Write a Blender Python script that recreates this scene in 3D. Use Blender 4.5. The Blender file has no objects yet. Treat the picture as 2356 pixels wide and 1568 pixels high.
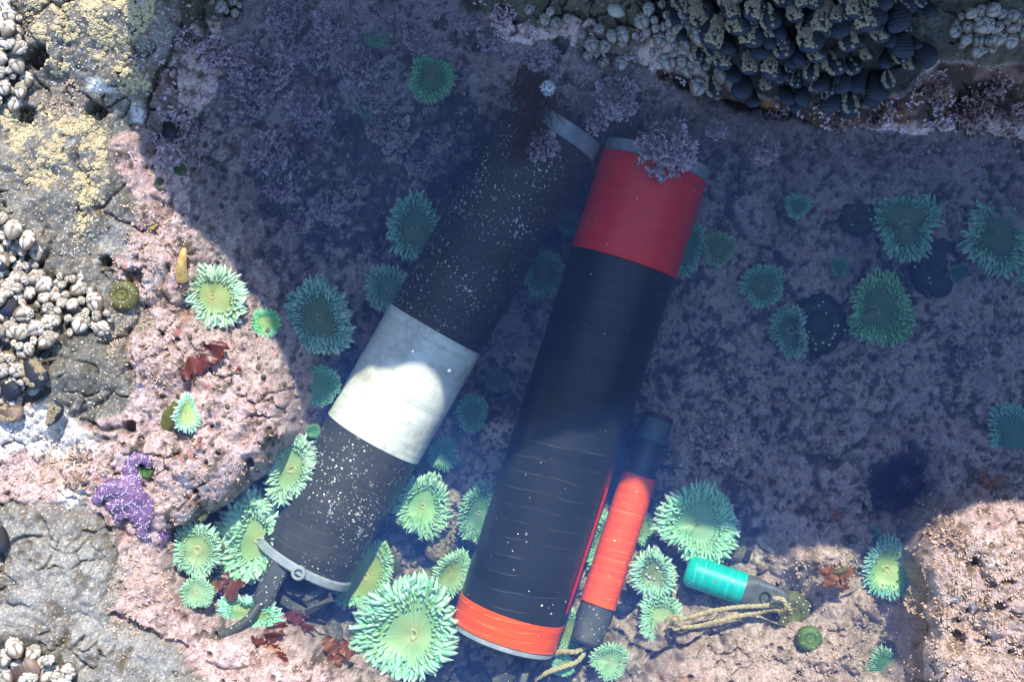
import bpy, math, random
import numpy as np
from mathutils import Vector, Matrix

random.seed(7); rng = np.random.default_rng(11)
scene = bpy.context.scene
COL = scene.collection
# ------------------------------------------------------------------ camera, sky, sun, exposure
CAMH = 3.0                       # metres above the water, looking straight down
WIDE = 2.2                       # metres of water surface across the picture
S = WIDE / 2355.0                # metres per photo unit (photo read at 2355 x 1568)
cam_d = bpy.data.cameras.new('camera'); cam = bpy.data.objects.new('camera', cam_d); COL.objects.link(cam)
cam.location = (0, 0, CAMH); cam_d.sensor_width = 36.0; cam_d.lens = 36.0 * CAMH / WIDE
cam_d.clip_start = 0.05; cam_d.clip_end = 60.0
scene.camera = cam
SUN_EL = math.radians(50); SUN_AZ = math.radians(9)      # azimuth: east of the picture's up direction
w = bpy.data.worlds.new('World'); scene.world = w; w.use_nodes = True
nt = w.node_tree; sky = nt.nodes.new('ShaderNodeTexSky'); sky.sky_type = 'NISHITA'; sky.sun_disc = False
sky.sun_elevation = SUN_EL; sky.sun_rotation = SUN_AZ
sky.air_density = 1.0; sky.dust_density = 0.6; sky.ozone_density = 6.0
nt.links.new(sky.outputs[0], nt.nodes['Background'].inputs[0]); nt.nodes['Background'].inputs[1].default_value = 0.15
sun_d = bpy.data.lights.new('sun', 'SUN'); sun_d.energy = 2.6; sun_d.angle = math.radians(0.53); sun_d.color = (1.0, 0.955, 0.87)
sun = bpy.data.objects.new('sun', sun_d); COL.objects.link(sun)
to_sun = Vector((math.sin(SUN_AZ) * math.cos(SUN_EL), math.cos(SUN_AZ) * math.cos(SUN_EL), math.sin(SUN_EL)))
sun.rotation_euler = to_sun.to_track_quat('Z', 'Y').to_euler(); sun.location = (0, 0, 6)
scene.view_settings.view_transform = 'Standard'; scene.view_settings.look = 'None'
scene.view_settings.exposure = 1.55; scene.view_settings.gamma = 1.0; scene.view_settings.use_curve_mapping = False

# ------------------------------------------------------------------ helpers
def P(dx, dy, z):
    k = (CAMH - z) / CAMH
    return ((dx - 1177.5) * S * k, (784.0 - dy) * S * k, z)
def toD(x, y, z):
    k = CAMH / (CAMH - z)
    return x * k / S + 1177.5, 784.0 - y * k / S
def tag(o, label=None, cat=None, group=None, kind=None):
    if label: o['label'] = label
    if cat: o['category'] = cat
    if group: o['group'] = group
    if kind: o['kind'] = kind
    return o
def empty(name, loc=(0, 0, 0), mat=None):
    o = bpy.data.objects.new(name, None); COL.objects.link(o); o.empty_display_size = 0.02
    if mat is not None: o.matrix_world = mat
    else: o.location = loc
    return o
def link(name, me, mat=None, parent=None):
    if mat and len(me.materials) == 0: me.materials.append(mat)
    o = bpy.data.objects.new(name, me); COL.objects.link(o)
    if parent: o.parent = parent
    return o
def mesh_np(name, V, F, smooth=True, attrs=None):
    V = np.asarray(V, np.float32); F = np.asarray(F, np.int32); n, k = F.shape
    me = bpy.data.meshes.new(name)
    me.vertices.add(len(V)); me.vertices.foreach_set('co', V.ravel())
    me.loops.add(n * k); me.loops.foreach_set('vertex_index', F.ravel())
    me.polygons.add(n); me.polygons.foreach_set('loop_start', np.arange(0, n * k, k, dtype=np.int32))
    me.polygons.foreach_set('loop_total', np.full(n, k, np.int32))
    me.polygons.foreach_set('use_smooth', np.full(n, smooth, bool))
    me.update(calc_edges=True)
    if attrs:
        for an, a in attrs.items():
            a = np.asarray(a, np.float32)
            if a.ndim == 2:
                at = me.attributes.new(an, 'FLOAT_COLOR', 'POINT')
                if a.shape[1] == 3: a = np.concatenate([a, np.ones((len(a), 1), np.float32)], 1)
                at.data.foreach_set('color', a.ravel())
            else:
                at = me.attributes.new(an, 'FLOAT', 'POINT'); at.data.foreach_set('value', a.ravel())
    return me
def scatter(T, TF, M, t=None, extra=None):
    """template verts T, faces TF copied by matrices M (N,3,3) and offsets t (N,3)"""
    N = len(M); V = np.einsum('nij,vj->nvi', M, T) + t[:, None, :]
    F = TF[None] + (np.arange(N) * len(T))[:, None, None]
    return V.reshape(-1, 3), F.reshape(-1, TF.shape[1])
def frames(nrm, spin, sx, sy, sz):
    """rotation+scale matrices with local z on nrm"""
    n = nrm / np.linalg.norm(nrm, axis=1, keepdims=True)
    a = np.where(np.abs(n[:, :1]) > 0.8, np.array([[0., 1, 0]]), np.array([[1., 0, 0]]))
    x = np.cross(a, n); x /= np.linalg.norm(x, axis=1, keepdims=True); y = np.cross(n, x)
    c, s = np.cos(spin)[:, None], np.sin(spin)[:, None]
    x2 = c * x + s * y; y2 = -s * x + c * y
    return np.stack([x2 * sx[:, None], y2 * sy[:, None], n * sz[:, None]], axis=2)
def grid_faces(nu, nv, wrap=False, off=0):
    """quads for an (nu rings) x (nv points) grid; wrap closes the v direction"""
    F = []
    m = nv if wrap else nv - 1
    for i in range(nu - 1):
        for j in range(m):
            a = i * nv + j; b = i * nv + (j + 1) % nv
            F.append((a + off, b + off, b + nv + off, a + nv + off))
    return F
def icos(level=1):
    import bmesh
    bm = bmesh.new(); bmesh.ops.create_icosphere(bm, subdivisions=level, radius=1.0)
    V = np.array([v.co[:] for v in bm.verts]); F = np.array([[v.index for v in f.verts] for f in bm.faces]); bm.free()
    return V, F
# hashed noise
def _h(ix, iy, seed):
    h = (ix.astype(np.int64) * 374761393 + iy.astype(np.int64) * 668265263 + seed * 1442695041) & 0xFFFFFFFF
    h = ((h ^ (h >> 13)) * 1274126177) & 0xFFFFFFFF
    h = ((h ^ (h >> 15)) * 2246822519) & 0xFFFFFFFF
    return ((h ^ (h >> 16)) & 0xFFFFFF) / float(0xFFFFFF)
def vn(x, y, seed=0):
    ix = np.floor(x); iy = np.floor(y); fx = x - ix; fy = y - iy
    u = fx * fx * fx * (fx * (fx * 6 - 15) + 10); v = fy * fy * fy * (fy * (fy * 6 - 15) + 10)
    def g(a, b, dx, dy):
        t = _h(a, b, seed) * 6.28318; return np.cos(t) * dx + np.sin(t) * dy
    n00 = g(ix, iy, fx, fy); n10 = g(ix + 1, iy, fx - 1, fy); n01 = g(ix, iy + 1, fx, fy - 1); n11 = g(ix + 1, iy + 1, fx - 1, fy - 1)
    return 1.4 * ((n00 * (1 - u) + n10 * u) * (1 - v) + (n01 * (1 - u) + n11 * u) * v)      # about -1..1
def fbm(x, y, lam, octv=4, seed=0, gain=0.5):
    s = 0; a = 1.0; tot = 0; f = 1.0 / lam
    for i in range(octv):
        c, sn = math.cos(i * 1.1 + .4), math.sin(i * 1.1 + .4)
        s = s + a * vn((x * c - y * sn) * f + 13.7 * i, (x * sn + y * c) * f - 7.1 * i, seed + i * 17)
        tot += a; a *= gain; f *= 2.03
    return s / tot
def worley(x, y, lam, seed=0):
    x = x / lam; y = y / lam; ix = np.floor(x); iy = np.floor(y)
    best = np.full(x.shape, 9.0); idv = np.zeros(x.shape); sec = np.full(x.shape, 9.0)
    for i in (-1, 0, 1):
        for j in (-1, 0, 1):
            a = ix + i; b = iy + j
            px = a + _h(a, b, seed); py = b + _h(a, b, seed + 5)
            d = np.hypot(px - x, py - y); m = d < best
            sec = np.where(m, best, np.minimum(sec, d))
            idv = np.where(m, _h(a, b, seed + 9), idv); best = np.where(m, d, best)
    return best, idv, sec
def sst(a, b, x): t = np.clip((x - a) / (b - a), 0, 1); return t * t * (3 - 2 * t)

# node helpers
def new_mat(name):
    m = bpy.data.materials.new(name); m.use_nodes = True; t = m.node_tree
    return m, t, t.nodes['Principled BSDF']
def nd(t, typ, **kw):
    n = t.nodes.new(typ)
    for k, v in kw.items():
        if k.startswith('i_'): n.inputs[int(k[2:]) if k[2:].isdigit() else k[2:].replace('_', ' ')].default_value = v
        else: setattr(n, k, v)
    return n
def mixc(t, fac, a, b, mode='MIX'):
    n = t.nodes.new('ShaderNodeMix'); n.data_type = 'RGBA'; n.blend_type = mode
    for i, v in ((0, fac), (6, a), (7, b)):
        if hasattr(v, 'links'): t.links.new(v, n.inputs[i])
        elif i == 0: n.inputs[0].default_value = v
        else: n.inputs[i].default_value = (*v, 1) if len(v) == 3 else v
    return n.outputs[2]
def ramp(t, src, lo, hi):
    n = t.nodes.new('ShaderNodeMapRange'); t.links.new(src, n.inputs[0])
    n.inputs[1].default_value = lo; n.inputs[2].default_value = hi; n.interpolation_type = 'SMOOTHSTEP'
    return n.outputs[0]
def noise(t, scale, detail=3, coord=None, rough=0.55):
    n = t.nodes.new('ShaderNodeTexNoise'); n.inputs['Scale'].default_value = scale
    n.inputs['Detail'].default_value = detail; n.inputs['Roughness'].default_value = rough
    if coord is not None: t.links.new(coord, n.inputs['Vector'])
    return n.outputs['Fac']
def objco(t): return t.nodes.new('ShaderNodeTexCoord').outputs['Object']
def bump(t, b, src, strength, dist, chain=None):
    n = t.nodes.new('ShaderNodeBump'); n.inputs['Strength'].default_value = strength; n.inputs['Distance'].default_value = dist
    t.links.new(src, n.inputs['Height'])
    if chain: t.links.new(chain, n.inputs['Normal'])
    t.links.new(n.outputs[0], b.inputs['Normal']); return n.outputs[0]
def simple(name, c1, c2, scale=60, rough=0.6, bs=0.3, bd=0.002, spec=0.4, lo=.35, hi=.65, sss=0, nscale=None):
    m, t, b = new_mat(name); co = objco(t); f = noise(t, scale, 4, co)
    t.links.new(mixc(t, ramp(t, f, lo, hi), c1, c2), b.inputs['Base Color'])
    b.inputs['Roughness'].default_value = rough; b.inputs['Specular IOR Level'].default_value = spec
    if sss:
        b.inputs['Subsurface Weight'].default_value = sss; b.inputs['Subsurface Radius'].default_value = (.6, 1, .6); b.inputs['Subsurface Scale'].default_value = .006
    if bs: bump(t, b, noise(t, nscale or scale * 3, 3, co), bs, bd)
    return m

# ------------------------------------------------------------------ pool bed
CP = """0,0,.22 200,0,.24 380,0,.19 405,120,.10 330,60,.22 0,200,.2 180,200,.15 300,190,.17 335,245,.06 0,400,.18 150,400,.16
250,400,.12 290,300,.1 440,40,.03 500,40,.0 470,150,.02 420,250,.015 340,400,.03 400,500,.012 300,560,.06 100,600,.12 0,700,.12
150,700,.10 200,850,.13 100,860,.12 290,920,.06 350,800,.04 420,700,-.03 495,680,-.06 380,600,.02 560,600,-.06 612,742,-.08
630,860,-.045 660,930,-.05 480,850,.0 400,950,.02 550,950,.0 650,1000,-.03 600,1050,-.02 625,1100,-.17 545,1105,-.01 560,1165,-.2
500,1150,-.01 420,1195,.01 470,1215,-.14 100,1000,.08 0,1000,.1 200,1050,.07 300,1100,.05 280,1200,.05 350,1215,.0 0,1200,.13
100,1200,.14 100,1350,.16 220,1250,.12 270,1300,.08 0,1500,.14 150,1500,.13 350,1500,.1 450,1560,.05 350,1350,.05 400,1440,.02
450,1270,-.14 452,1361,-.1 520,1470,-.01 600,1500,.0 750,1530,-.01 820,1565,-.03 690,1445,-.1 570,1410,-.17 600,1200,-.28
650,1050,-.2 640,1330,-.35 700,1370,-.35 600,1370,-.29 760,1420,-.34 800,1450,-.32 930,1450,-.25 1000,1300,-.34 1000,1100,-.34 1100,1000,-.35 900,900,-.36 700,960,-.16
735,885,-.2 735,730,-.22 650,600,-.15 600,450,-.16 700,500,-.25 800,600,-.29 900,500,-.32 1000,400,-.36 700,300,-.2 600,200,-.1
540,300,-.08 480,420,-.06 800,200,-.18 900,100,-.14 700,50,-.08 600,0,-.03 900,0,-.06 1000,180,-.2 1050,260,-.25 1100,330,-.37
1090,60,-.04 1150,200,-.08 1200,60,.0 1250,0,.06 1350,30,.06 1450,50,.06 1300,150,-.04 1400,150,-.05 1450,240,-.08 1330,220,-.09
1550,220,-.06 1640,260,-.06 1300,360,-.38 1420,340,-.36 1500,450,-.37 1720,360,-.28 1550,150,.02 1500,90,.1 1550,0,.15 1700,50,.22
1900,50,.24 2100,50,.22 1700,150,.14 1900,170,.15 2050,170,.13 2000,240,.05 1800,230,.03 2250,60,.24 2355,60,.25 2200,140,.16
2300,165,.1 2200,210,.07 2300,240,.04 1900,290,.012 2100,300,.014 2300,305,.012 1900,370,-.15 2100,360,-.13 2300,360,-.1
1700,450,-.28 1850,450,-.29 2085,515,-.31 2290,540,-.3 1650,570,-.31 1755,655,-.31 1817,760,-.33 2027,710,-.31 1700,850,-.32
1900,900,-.27 2100,900,-.26 2300,850,-.24 2330,1000,-.23 1600,950,-.33 1600,1050,-.31 1800,1050,-.24 1950,1080,-.2 2085,1115,-.33
2085,1180,-.3 2170,1080,-.12 2300,1100,-.1 1800,1200,-.18 1950,1200,-.17 1605,1205,-.26 1720,1260,-.21 1680,1310,-.22 1850,1285,-.08
1940,1285,-.09 2040,1300,-.22 1980,1400,-.1 2065,1450,-.23 2035,1530,-.25 2085,1350,-.2 2130,1240,-.02 2200,1220,.03 2300,1200,.04
2200,1400,.05 2300,1500,.06 2150,1560,.03 2140,1400,.04 2125,1310,.02 2140,1500,.03 1830,1400,-.18 1730,1420,-.16 1700,1470,-.1 1600,1510,-.09 1900,1520,-.06
1750,1560,-.06 1500,1560,-.12 1500,1400,-.27 1400,1500,-.27 1300,1540,-.3 1420,1300,-.32 1200,1560,-.34 1100,1550,-.34
1250,1000,-.37 1300,700,-.37 1160,1300,-.37 -300,0,.25 -300,784,.2 -300,1568,.22 0,-300,.25 600,-300,.12 1200,-300,.25 2355,-300,.3
1800,-300,.3 2700,300,.05 2700,800,-.15 2700,1300,-.03 400,1900,.1 1200,1900,-.2 2000,1900,-.02 2700,1900,.0""".split()
CP = np.array([[float(v) for v in c.split(',')] for c in CP])
def rbf_fit(C):
    d = np.hypot(C[:, None, 0] - C[None, :, 0], C[:, None, 1] - C[None, :, 1]) / 500.0
    A = d + np.eye(len(C)) * 0.004
    A = np.block([[A, np.ones((len(C), 1))], [np.ones((1, len(C))), np.zeros((1, 1))]])
    return np.linalg.solve(A, np.append(C[:, 2], 0))
RX0, RX1, RY0, RY1, RST = -700, 3060, -700, 2270, 8.0
rx = np.arange(RX0, RX1, RST); ry = np.arange(RY0, RY1, RST); RXg, RYg = np.meshgrid(rx, ry)
_w = rbf_fit(CP); MAC = np.full(RXg.shape, _w[-1])
for c, ww in zip(CP, _w): MAC += ww * np.hypot(RXg - c[0], RYg - c[1]) / 500.0
MAC = np.clip(MAC, -.42, .34)
def rlook(R, dx, dy):
    fx = np.clip((dx - RX0) / RST, 0, R.shape[1] - 1.001); fy = np.clip((dy - RY0) / RST, 0, R.shape[0] - 1.001)
    ix = fx.astype(int); iy = fy.astype(int); u = fx - ix; v = fy - iy
    return (R[iy, ix] * (1 - u) + R[iy, ix + 1] * u) * (1 - v) + (R[iy + 1, ix] * (1 - u) + R[iy + 1, ix + 1] * u) * v
def polysd(poly, X, Y):
    """signed distance, positive inside"""
    p = np.array(poly, float); d = np.full(X.shape, 1e9); ins = np.zeros(X.shape, bool)
    for i in range(len(p)):
        a = p[i]; b = p[(i + 1) % len(p)]; e = b - a; wx = X - a[0]; wy = Y - a[1]
        t = np.clip((wx * e[0] + wy * e[1]) / (e @ e), 0, 1)
        d = np.minimum(d, np.hypot(wx - t * e[0], wy - t * e[1]))
        c = (a[1] <= Y) != (b[1] <= Y)
        xs = a[0] + (Y - a[1]) / (b[1] - a[1] + 1e-9) * e[0]
        ins ^= c & (X < xs)
    return np.where(ins, d, -d)
def zone(polys):
    return np.max([polysd(p, RXg, RYg) for p in polys], axis=0)
Z_GREY = zone([[(-700, -700), (400, -700), (412, 60), (390, 140), (335, 235), (305, 300), (245, 335), (280, 420), (330, 480), (300, 560), (255, 620), (330, 690), (372, 740), (290, 770), (305, 880), (280, 950), (200, 975), (130, 960), (60, 900), (-700, 900)],
               [(-700, 1180), (60, 1150), (200, 1140), (250, 1200), (290, 1300), (262, 1420), (350, 1450), (430, 1500), (490, 1600), (520, 2270), (-700, 2270)]])
Z_CRUST = zone([[(110, -200), (365, -200), (350, 50), (300, 110), (330, 150), (345, 215), (310, 245), (255, 200), (225, 110), (160, 90), (120, 130), (60, 60), (60, -200)],
                [(10, 255), (120, 250), (235, 270), (240, 330), (235, 470), (200, 560), (165, 430), (110, 430), (40, 400), (0, 330)], [(95, 120), (160, 110), (170, 150), (120, 170)]])
Z_WHITE = zone([[(-50, 985), (70, 935), (150, 930), (205, 990), (235, 1050), (160, 1075), (60, 1040), (-50, 1060)], [(190, 175), (235, 175), (262, 215), (205, 222)], [(140, 1095), (200, 1110), (190, 1160), (140, 1150)], [(300, 230), (330, 240), (320, 300), (300, 290)]])
Z_OLIVE = zone([[(1080, -700), (1560, -700), (1540, 60), (1480, 110), (1400, 75), (1330, 50), (1260, 62), (1200, 45), (1060, 30)], [(420, -300), (600, -300), (560, 20), (450, 60), (415, 120)]])
Z_BLACK = zone([[(1500, -700), (2150, -700), (2165, 120), (2080, 215), (1950, 262), (1780, 225), (1640, 185), (1500, 60)]])
Z_SLATE = zone([[(2110, -700), (3060, -700), (3060, 150), (2355, 146), (2155, 146), (2120, 80)]])
Z_BROWN = zone([[(1510, 165), (1600, 165), (1680, 205), (1780, 222), (1950, 262), (2080, 215), (2160, 148), (3060, 145), (3060, 285), (2355, 280), (2100, 290), (1870, 305), (1720, 262), (1620, 225), (1520, 195)]])
Z_DEEP = zone([[(560, 330), (700, 290), (900, 260), (1130, 210), (1200, 300), (1000, 520), (900, 560), (700, 560), (600, 480)], [(620, 1120), (900, 900), (1100, 900), (1500, 900), (1500, 1568), (760, 1568), (700, 1450), (560, 1380), (480, 1290), (530, 1190)],
               [(1480, 1300), (1650, 1270), (1700, 1420), (1560, 1470), (1450, 1500)], [(1980, 1060), (2130, 1050), (2100, 1260), (2020, 1240)]])
Z_FLOOR = zone([[(640, 0), (1050, 0), (1100, 300), (1700, 330), (2400, 330), (2400, 1120), (2100, 1150), (1950, 1210), (1700, 1250), (1450, 1200), (1000, 900), (850, 950), (680, 900), (600, 500), (560, 250)]])
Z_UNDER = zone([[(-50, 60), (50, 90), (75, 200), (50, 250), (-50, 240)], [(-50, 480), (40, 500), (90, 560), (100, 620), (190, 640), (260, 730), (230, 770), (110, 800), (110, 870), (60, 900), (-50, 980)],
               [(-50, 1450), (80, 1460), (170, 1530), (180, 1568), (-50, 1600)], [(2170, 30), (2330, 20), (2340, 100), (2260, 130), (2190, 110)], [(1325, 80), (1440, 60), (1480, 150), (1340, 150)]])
TRENCH = (((655, 1065), (600, 1120), 16, .10), ((600, 1120), (545, 1160), 20, .12), ((545, 1160), (480, 1200), 18, .10), ((480, 1200), (395, 1235), 14, .07), ((412, 60), (335, 240), 9, .03), ((700, 1455), (800, 1490), 16, .05), ((260, 1290), (235, 1180), 7, .02), ((265, 1410), (430, 1490), 8, .025),
          ((2085, 1215), (2095, 1330), 16, .06), ((0, 935), (110, 900), 8, .02), ((300, 760), (300, 900), 7, .02), ((1720, 1250), (1560, 1290), 14, .04), ((1690, 1440), (1500, 1530), 12, .03))
# terrain grid: fine inside the picture, growing cells outside
STEP = 0.00275
core_x = np.arange(-1.245, 1.2451, STEP); core_y = np.arange(-.832, .8321, STEP)
def grow(a):
    s = STEP; o = []; p = a[-1]
    while p < 3.6: s *= 1.13; p += s; o.append(p)
    return np.array(o)
gx = grow(core_x); gy = grow(core_y)
AX = np.concatenate([-gx[::-1], core_x, gx]); AY = np.concatenate([-gy[::-1], core_y, gy])
X, Y = np.meshgrid(AX, AY)
Zm = np.zeros(X.shape)
wx = fbm(X, Y, .16, 4, 3) * 26; wy = fbm(X, Y, .16, 4, 8) * 26
for _ in range(4):
    dx, dy = toD(X, Y, Zm); Zn = rlook(MAC, dx + wx * .7, dy + wy * .7); Zm = .5 * Zm + .5 * Zn if _ else Zn
DX, DY = toD(X, Y, Zm)
wx2 = wx + fbm(X, Y, .03, 3, 21) * 12; wy2 = wy + fbm(X, Y, .03, 3, 28) * 12
def zm(R, soft=8.0, lo=0.0): return sst(-soft, soft, rlook(R, DX + wx2, DY + wy2) + lo)
grey, crust, white, olive, black, slate, brown, deep, floor_ = [zm(z) for z in (Z_GREY, Z_CRUST, Z_WHITE, Z_OLIVE, Z_BLACK, Z_SLATE, Z_BROWN, Z_DEEP, Z_FLOOR)]
hard = np.clip(grey + olive + slate + black, 0, 1)
pink = 1 - hard
NX = DX * S; NY = DY * S               # follows the slope, so steep walls are not smeared
n_mid = fbm(NX, NY, .15, 4, 40); n_sm = fbm(NX, NY, .045, 4, 50); n_fi = fbm(NX, NY, .014, 3, 60, .6)
F1, idv, F2 = worley(NX + n_sm * .006, NY + n_fi * .004, .034, 70)
f1, id2, f2 = worley(NX + n_fi * .003, NY, .0125, 75)
pit = (idv > .80) * sst(.26, .10, F1) ; spit = (id2 > .90) * sst(.42, .2, f1)
lump = 1 - np.minimum(f1 / .75, 1) ** 2
B1, bi, B2 = worley(NX + n_mid * .05, NY + fbm(NX, NY, .12, 3, 45) * .05, .13, 77); dome = np.sqrt(np.clip(1 - (B1 / .85) ** 2, 0, 1))
b1, bi2, b2 = worley(NX + n_sm * .02, NY - n_sm * .02, .045, 79); dome2 = np.sqrt(np.clip(1 - (b1 / .85) ** 2, 0, 1))
rough_ = sst(-.25, .25, fbm(NX, NY, .14, 3, 48))
HOLES = ((85, 132, 24, .06), (60, 265, 20, .04), (215, 262, 20, .05), (300, 982, 15, .04), (575, 1062, 11, .03), (1015, 60, 14, .04), (1290, 108, 18, .05), (1100, 90, 26, .05), (1945, 1238, 16, .03), (2050, 1500, 20, .03), (2240, 1300, 16, .03), (2200, 1480, 22, .035), (2300, 1390, 14, .03), (1760, 345, 16, .02), (1880, 320, 18, .02), (2130, 1130, 20, .03), (1560, 620, 10, .02), (1300, 180, 12, .02), (620, 480, 22, .02), (690, 340, 16, .02), (1735, 1230, 12, .02), (310, 640, 22, .035), (255, 610, 16, .03))
Zh = np.zeros(X.shape)
cmask = sst(.0, .22, fbm(NX, NY, .17, 3, 49)); crev = np.maximum(sst(.12, .02, B2 - B1) * cmask, sst(.12, .03, b2 - b1) * sst(.08, .3, fbm(NX, NY, .12, 3, 52)))
for hx, hy, hr, hd in HOLES: Zh += hd * sst(1.25, .75, np.hypot(DX + wx2 * .9 - hx, DY + wy2 * .9 - hy) / hr)
for (ax_, ay_), (bx_, by_), tw_, td_ in TRENCH:
    qx = DX + wx2 * .8; qy = DY + wy2 * .8; ee = ((bx_ - ax_) ** 2 + (by_ - ay_) ** 2); tt_ = np.clip(((qx - ax_) * (bx_ - ax_) + (qy - ay_) * (by_ - ay_)) / ee, 0, 1)
    Zm = Zm - td_ * sst(1.5, .6, np.hypot(qx - ax_ - tt_ * (bx_ - ax_), qy - ay_ - tt_ * (by_ - ay_)) / tw_)
Z = Zm - Zh - crev * .014 + pink * ((dome - .5) * .030 + (dome2 - .5) * .016 * rough_ * (1.2 - .6 * floor_) + n_mid * .034 + n_sm * .016 * (.5 + rough_) + n_fi * .0055 + (lump - .5) * .0045 * sst(-.2, .3, n_mid + n_sm) - pit * .012 - spit * .005)
cr = np.abs(fbm(NX, NY, .22, 3, 90)); crack = sst(.020, .0, cr) * sst(.0, .25, fbm(NX, NY, .3, 3, 95))
Z += hard * ((dome - .5) * .012 + n_mid * .034 + n_sm * .011 + n_fi * .0028 + .006 * np.abs(fbm(NX, NY, .07, 4, 97)) * 3 - crack * .016)
pt = .55 * fbm(NX, NY, .09, 6, 110, .7) + .6 * fbm(NX, NY, .022, 4, 111, .65)                 # patchiness of bare dark rock in the crust
dens = .17 * floor_ + .18 * deep - .10
patch = sst(-.04, .12, pt + dens - .12 - .10 * n_mid) * pink
Z -= patch * .005
def zat(x, y):
    i = np.clip(np.searchsorted(AX, x) - 1, 0, len(AX) - 2); j = np.clip(np.searchsorted(AY, y) - 1, 0, len(AY) - 2)
    u = np.clip((x - AX[i]) / (AX[i + 1] - AX[i]), 0, 1); v = np.clip((y - AY[j]) / (AY[j + 1] - AY[j]), 0, 1)
    return (Z[j, i] * (1 - u) + Z[j, i + 1] * u) * (1 - v) + (Z[j + 1, i] * (1 - u) + Z[j + 1, i + 1] * u) * v
def ground(dx, dy):
    """world point of the bed seen at photo position dx, dy (ray march from above)"""
    dx = np.asarray(dx, float); dy = np.asarray(dy, float)
    lo = np.full(dx.shape, -.5); hit = np.zeros(dx.shape, bool)
    for z in np.arange(.42, -.5, -.008):
        x, y, _ = P(dx, dy, z); g = zat(x, y); m = (g >= z) & ~hit
        lo = np.where(m, z + .004, lo); hit |= m
    x, y, _ = P(dx, dy, lo)
    return np.stack([x, y, np.where(hit, lo, zat(x, y))], -1)
def gnorm(x, y, e=.012):
    a = (zat(x + e, y) - zat(x - e, y)) / (2 * e); b = (zat(x, y + e) - zat(x, y - e)) / (2 * e)
    n = np.stack([-a, -b, np.ones_like(a)], -1); return n / np.linalg.norm(n, axis=-1, keepdims=True)
# colour of the bed (albedo, plus shade painted into recesses and under goosenecks)
ELLC = lambda cx, cy, ex, ey: np.exp(-(((DX - cx) / ex) ** 2 + ((DY - cy) / ey) ** 2) ** 1.5)
def L(c): return np.array(c, float)
def blend(C, m, c): return C * (1 - m[..., None]) + np.asarray(c) * m[..., None]
c1 = fbm(NX, NY, .09, 4, 130); c2 = fbm(NX, NY, .02, 4, 140, .6); c3 = fbm(NX, NY, .35, 3, 150)
C = np.ones(X.shape + (3,)) * L((.58, .415, .385))
C = blend(C, sst(-.1, .5, c1), (.68, .545, .50)); C = blend(C, sst(.05, .5, c2) * .7, (.72, .62, .58))
C = blend(C, sst(-.05, -.45, c2) * .8, (.36, .20, .185)); C = blend(C, sst(.1, .35, c3 * .6 + c1 * .3) * .35, (.50, .33, .42))
C = blend(C, floor_ * .6, (.54, .39, .47))
C = blend(C, sst(.3, .5, fbm(NX, NY, .12, 5, 160)) * .75 * (1 - floor_ * .5), (.42, .17, .06))
C = blend(C, sst(.34, .5, fbm(NX, NY, .06, 4, 170)) * .8, (.30, .07, .05))
C = blend(C, sst(.05, .35, fbm(NX, NY, .16, 3, 270)) * floor_ * .5, (.60, .46, .50)); C = blend(C, patch * .85, L((.045, .045, .038))); C = blend(C, patch * sst(.1, .5, c2) * .8, (.13, .11, .07)); C = blend(C, patch * sst(.15, .5, c1) * .5, (.03, .06, .05))
spk = fbm(NX, NY, .011, 3, 220, .7); spk2 = fbm(NX, NY, .026, 4, 225, .65)
vz = .35 + .65 * sst(-.15, .25, fbm(NX, NY, .10, 3, 235)); C = blend(C, sst(.08, .30, spk + .35 * n_sm) * .8 * vz * (1 - patch), (.30, .19, .15)); C = blend(C, sst(.12, .30, spk2 + .3 * c1) * .8 * vz, (.12, .085, .05)); C = blend(C, sst(.18, .3, fbm(NX, NY, .07, 5, 240, .65)) * .85 * (1 - floor_), (.07, .06, .035))
C = blend(C, ELLC(2260, 1400, 240, 260) * sst(-.08, .22, spk2 + spk * .6) * .85, (.17, .095, .06))
C = blend(C, crev * .55 * (1 - patch), (.14, .085, .06)); C = blend(C, ELLC(430, 190, 95, 230) * sst(-.15, .2, spk2 + .4 * c1) * .85, (.07, .045, .03)); C = blend(C, ELLC(360, 240, 45, 110) * .6, (.05, .035, .03)); C = blend(C, ELLC(640, 330, 120, 60) * sst(-.1, .2, c1) * .6, (.22, .10, .04)); C = blend(C, ELLC(1950, 1450, 620, 230) * (1 - floor_) * .4, (.50, .37, .27)); C = blend(C, pit * pink * .75, (.09, .06, .04)); C = blend(C, spit * pink * .6, (.12, .085, .05))  # pits, crevices and the upper left cleft carry painted shade
G = np.ones_like(C) * L((.20, .185, .16)); G = blend(G, sst(-.2, .5, c1), (.30, .285, .255)); G = blend(G, sst(0, .5, c2) * .6, (.36, .35, .32)); G = blend(G, sst(.0, -.5, c2) * .7, (.10, .075, .05))
G = blend(G, sst(.1, .4, c3) * .4, (.19, .17, .09)); G = blend(G, sst(.10, .02, np.abs(c1 + .3 * c2)) * .55, (.20, .13, .06)); G = blend(G, sst(.1, .4, fbm(NX, NY, .2, 3, 260)) * .5, (.13, .115, .09)); G = blend(G, crev * .6, (.08, .06, .04)); G = blend(G, crack * .7, (.06, .05, .04))  # crevices and cracks of the grey rock darkened as painted shade
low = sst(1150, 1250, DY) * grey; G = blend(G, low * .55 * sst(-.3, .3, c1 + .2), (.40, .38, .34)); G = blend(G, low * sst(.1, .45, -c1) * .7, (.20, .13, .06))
s1, si, _s = worley(NX, NY, .0075, 190); G = blend(G, (si > .6) * sst(.33, .2, s1) * .8, (.6, .56, .47))
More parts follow.
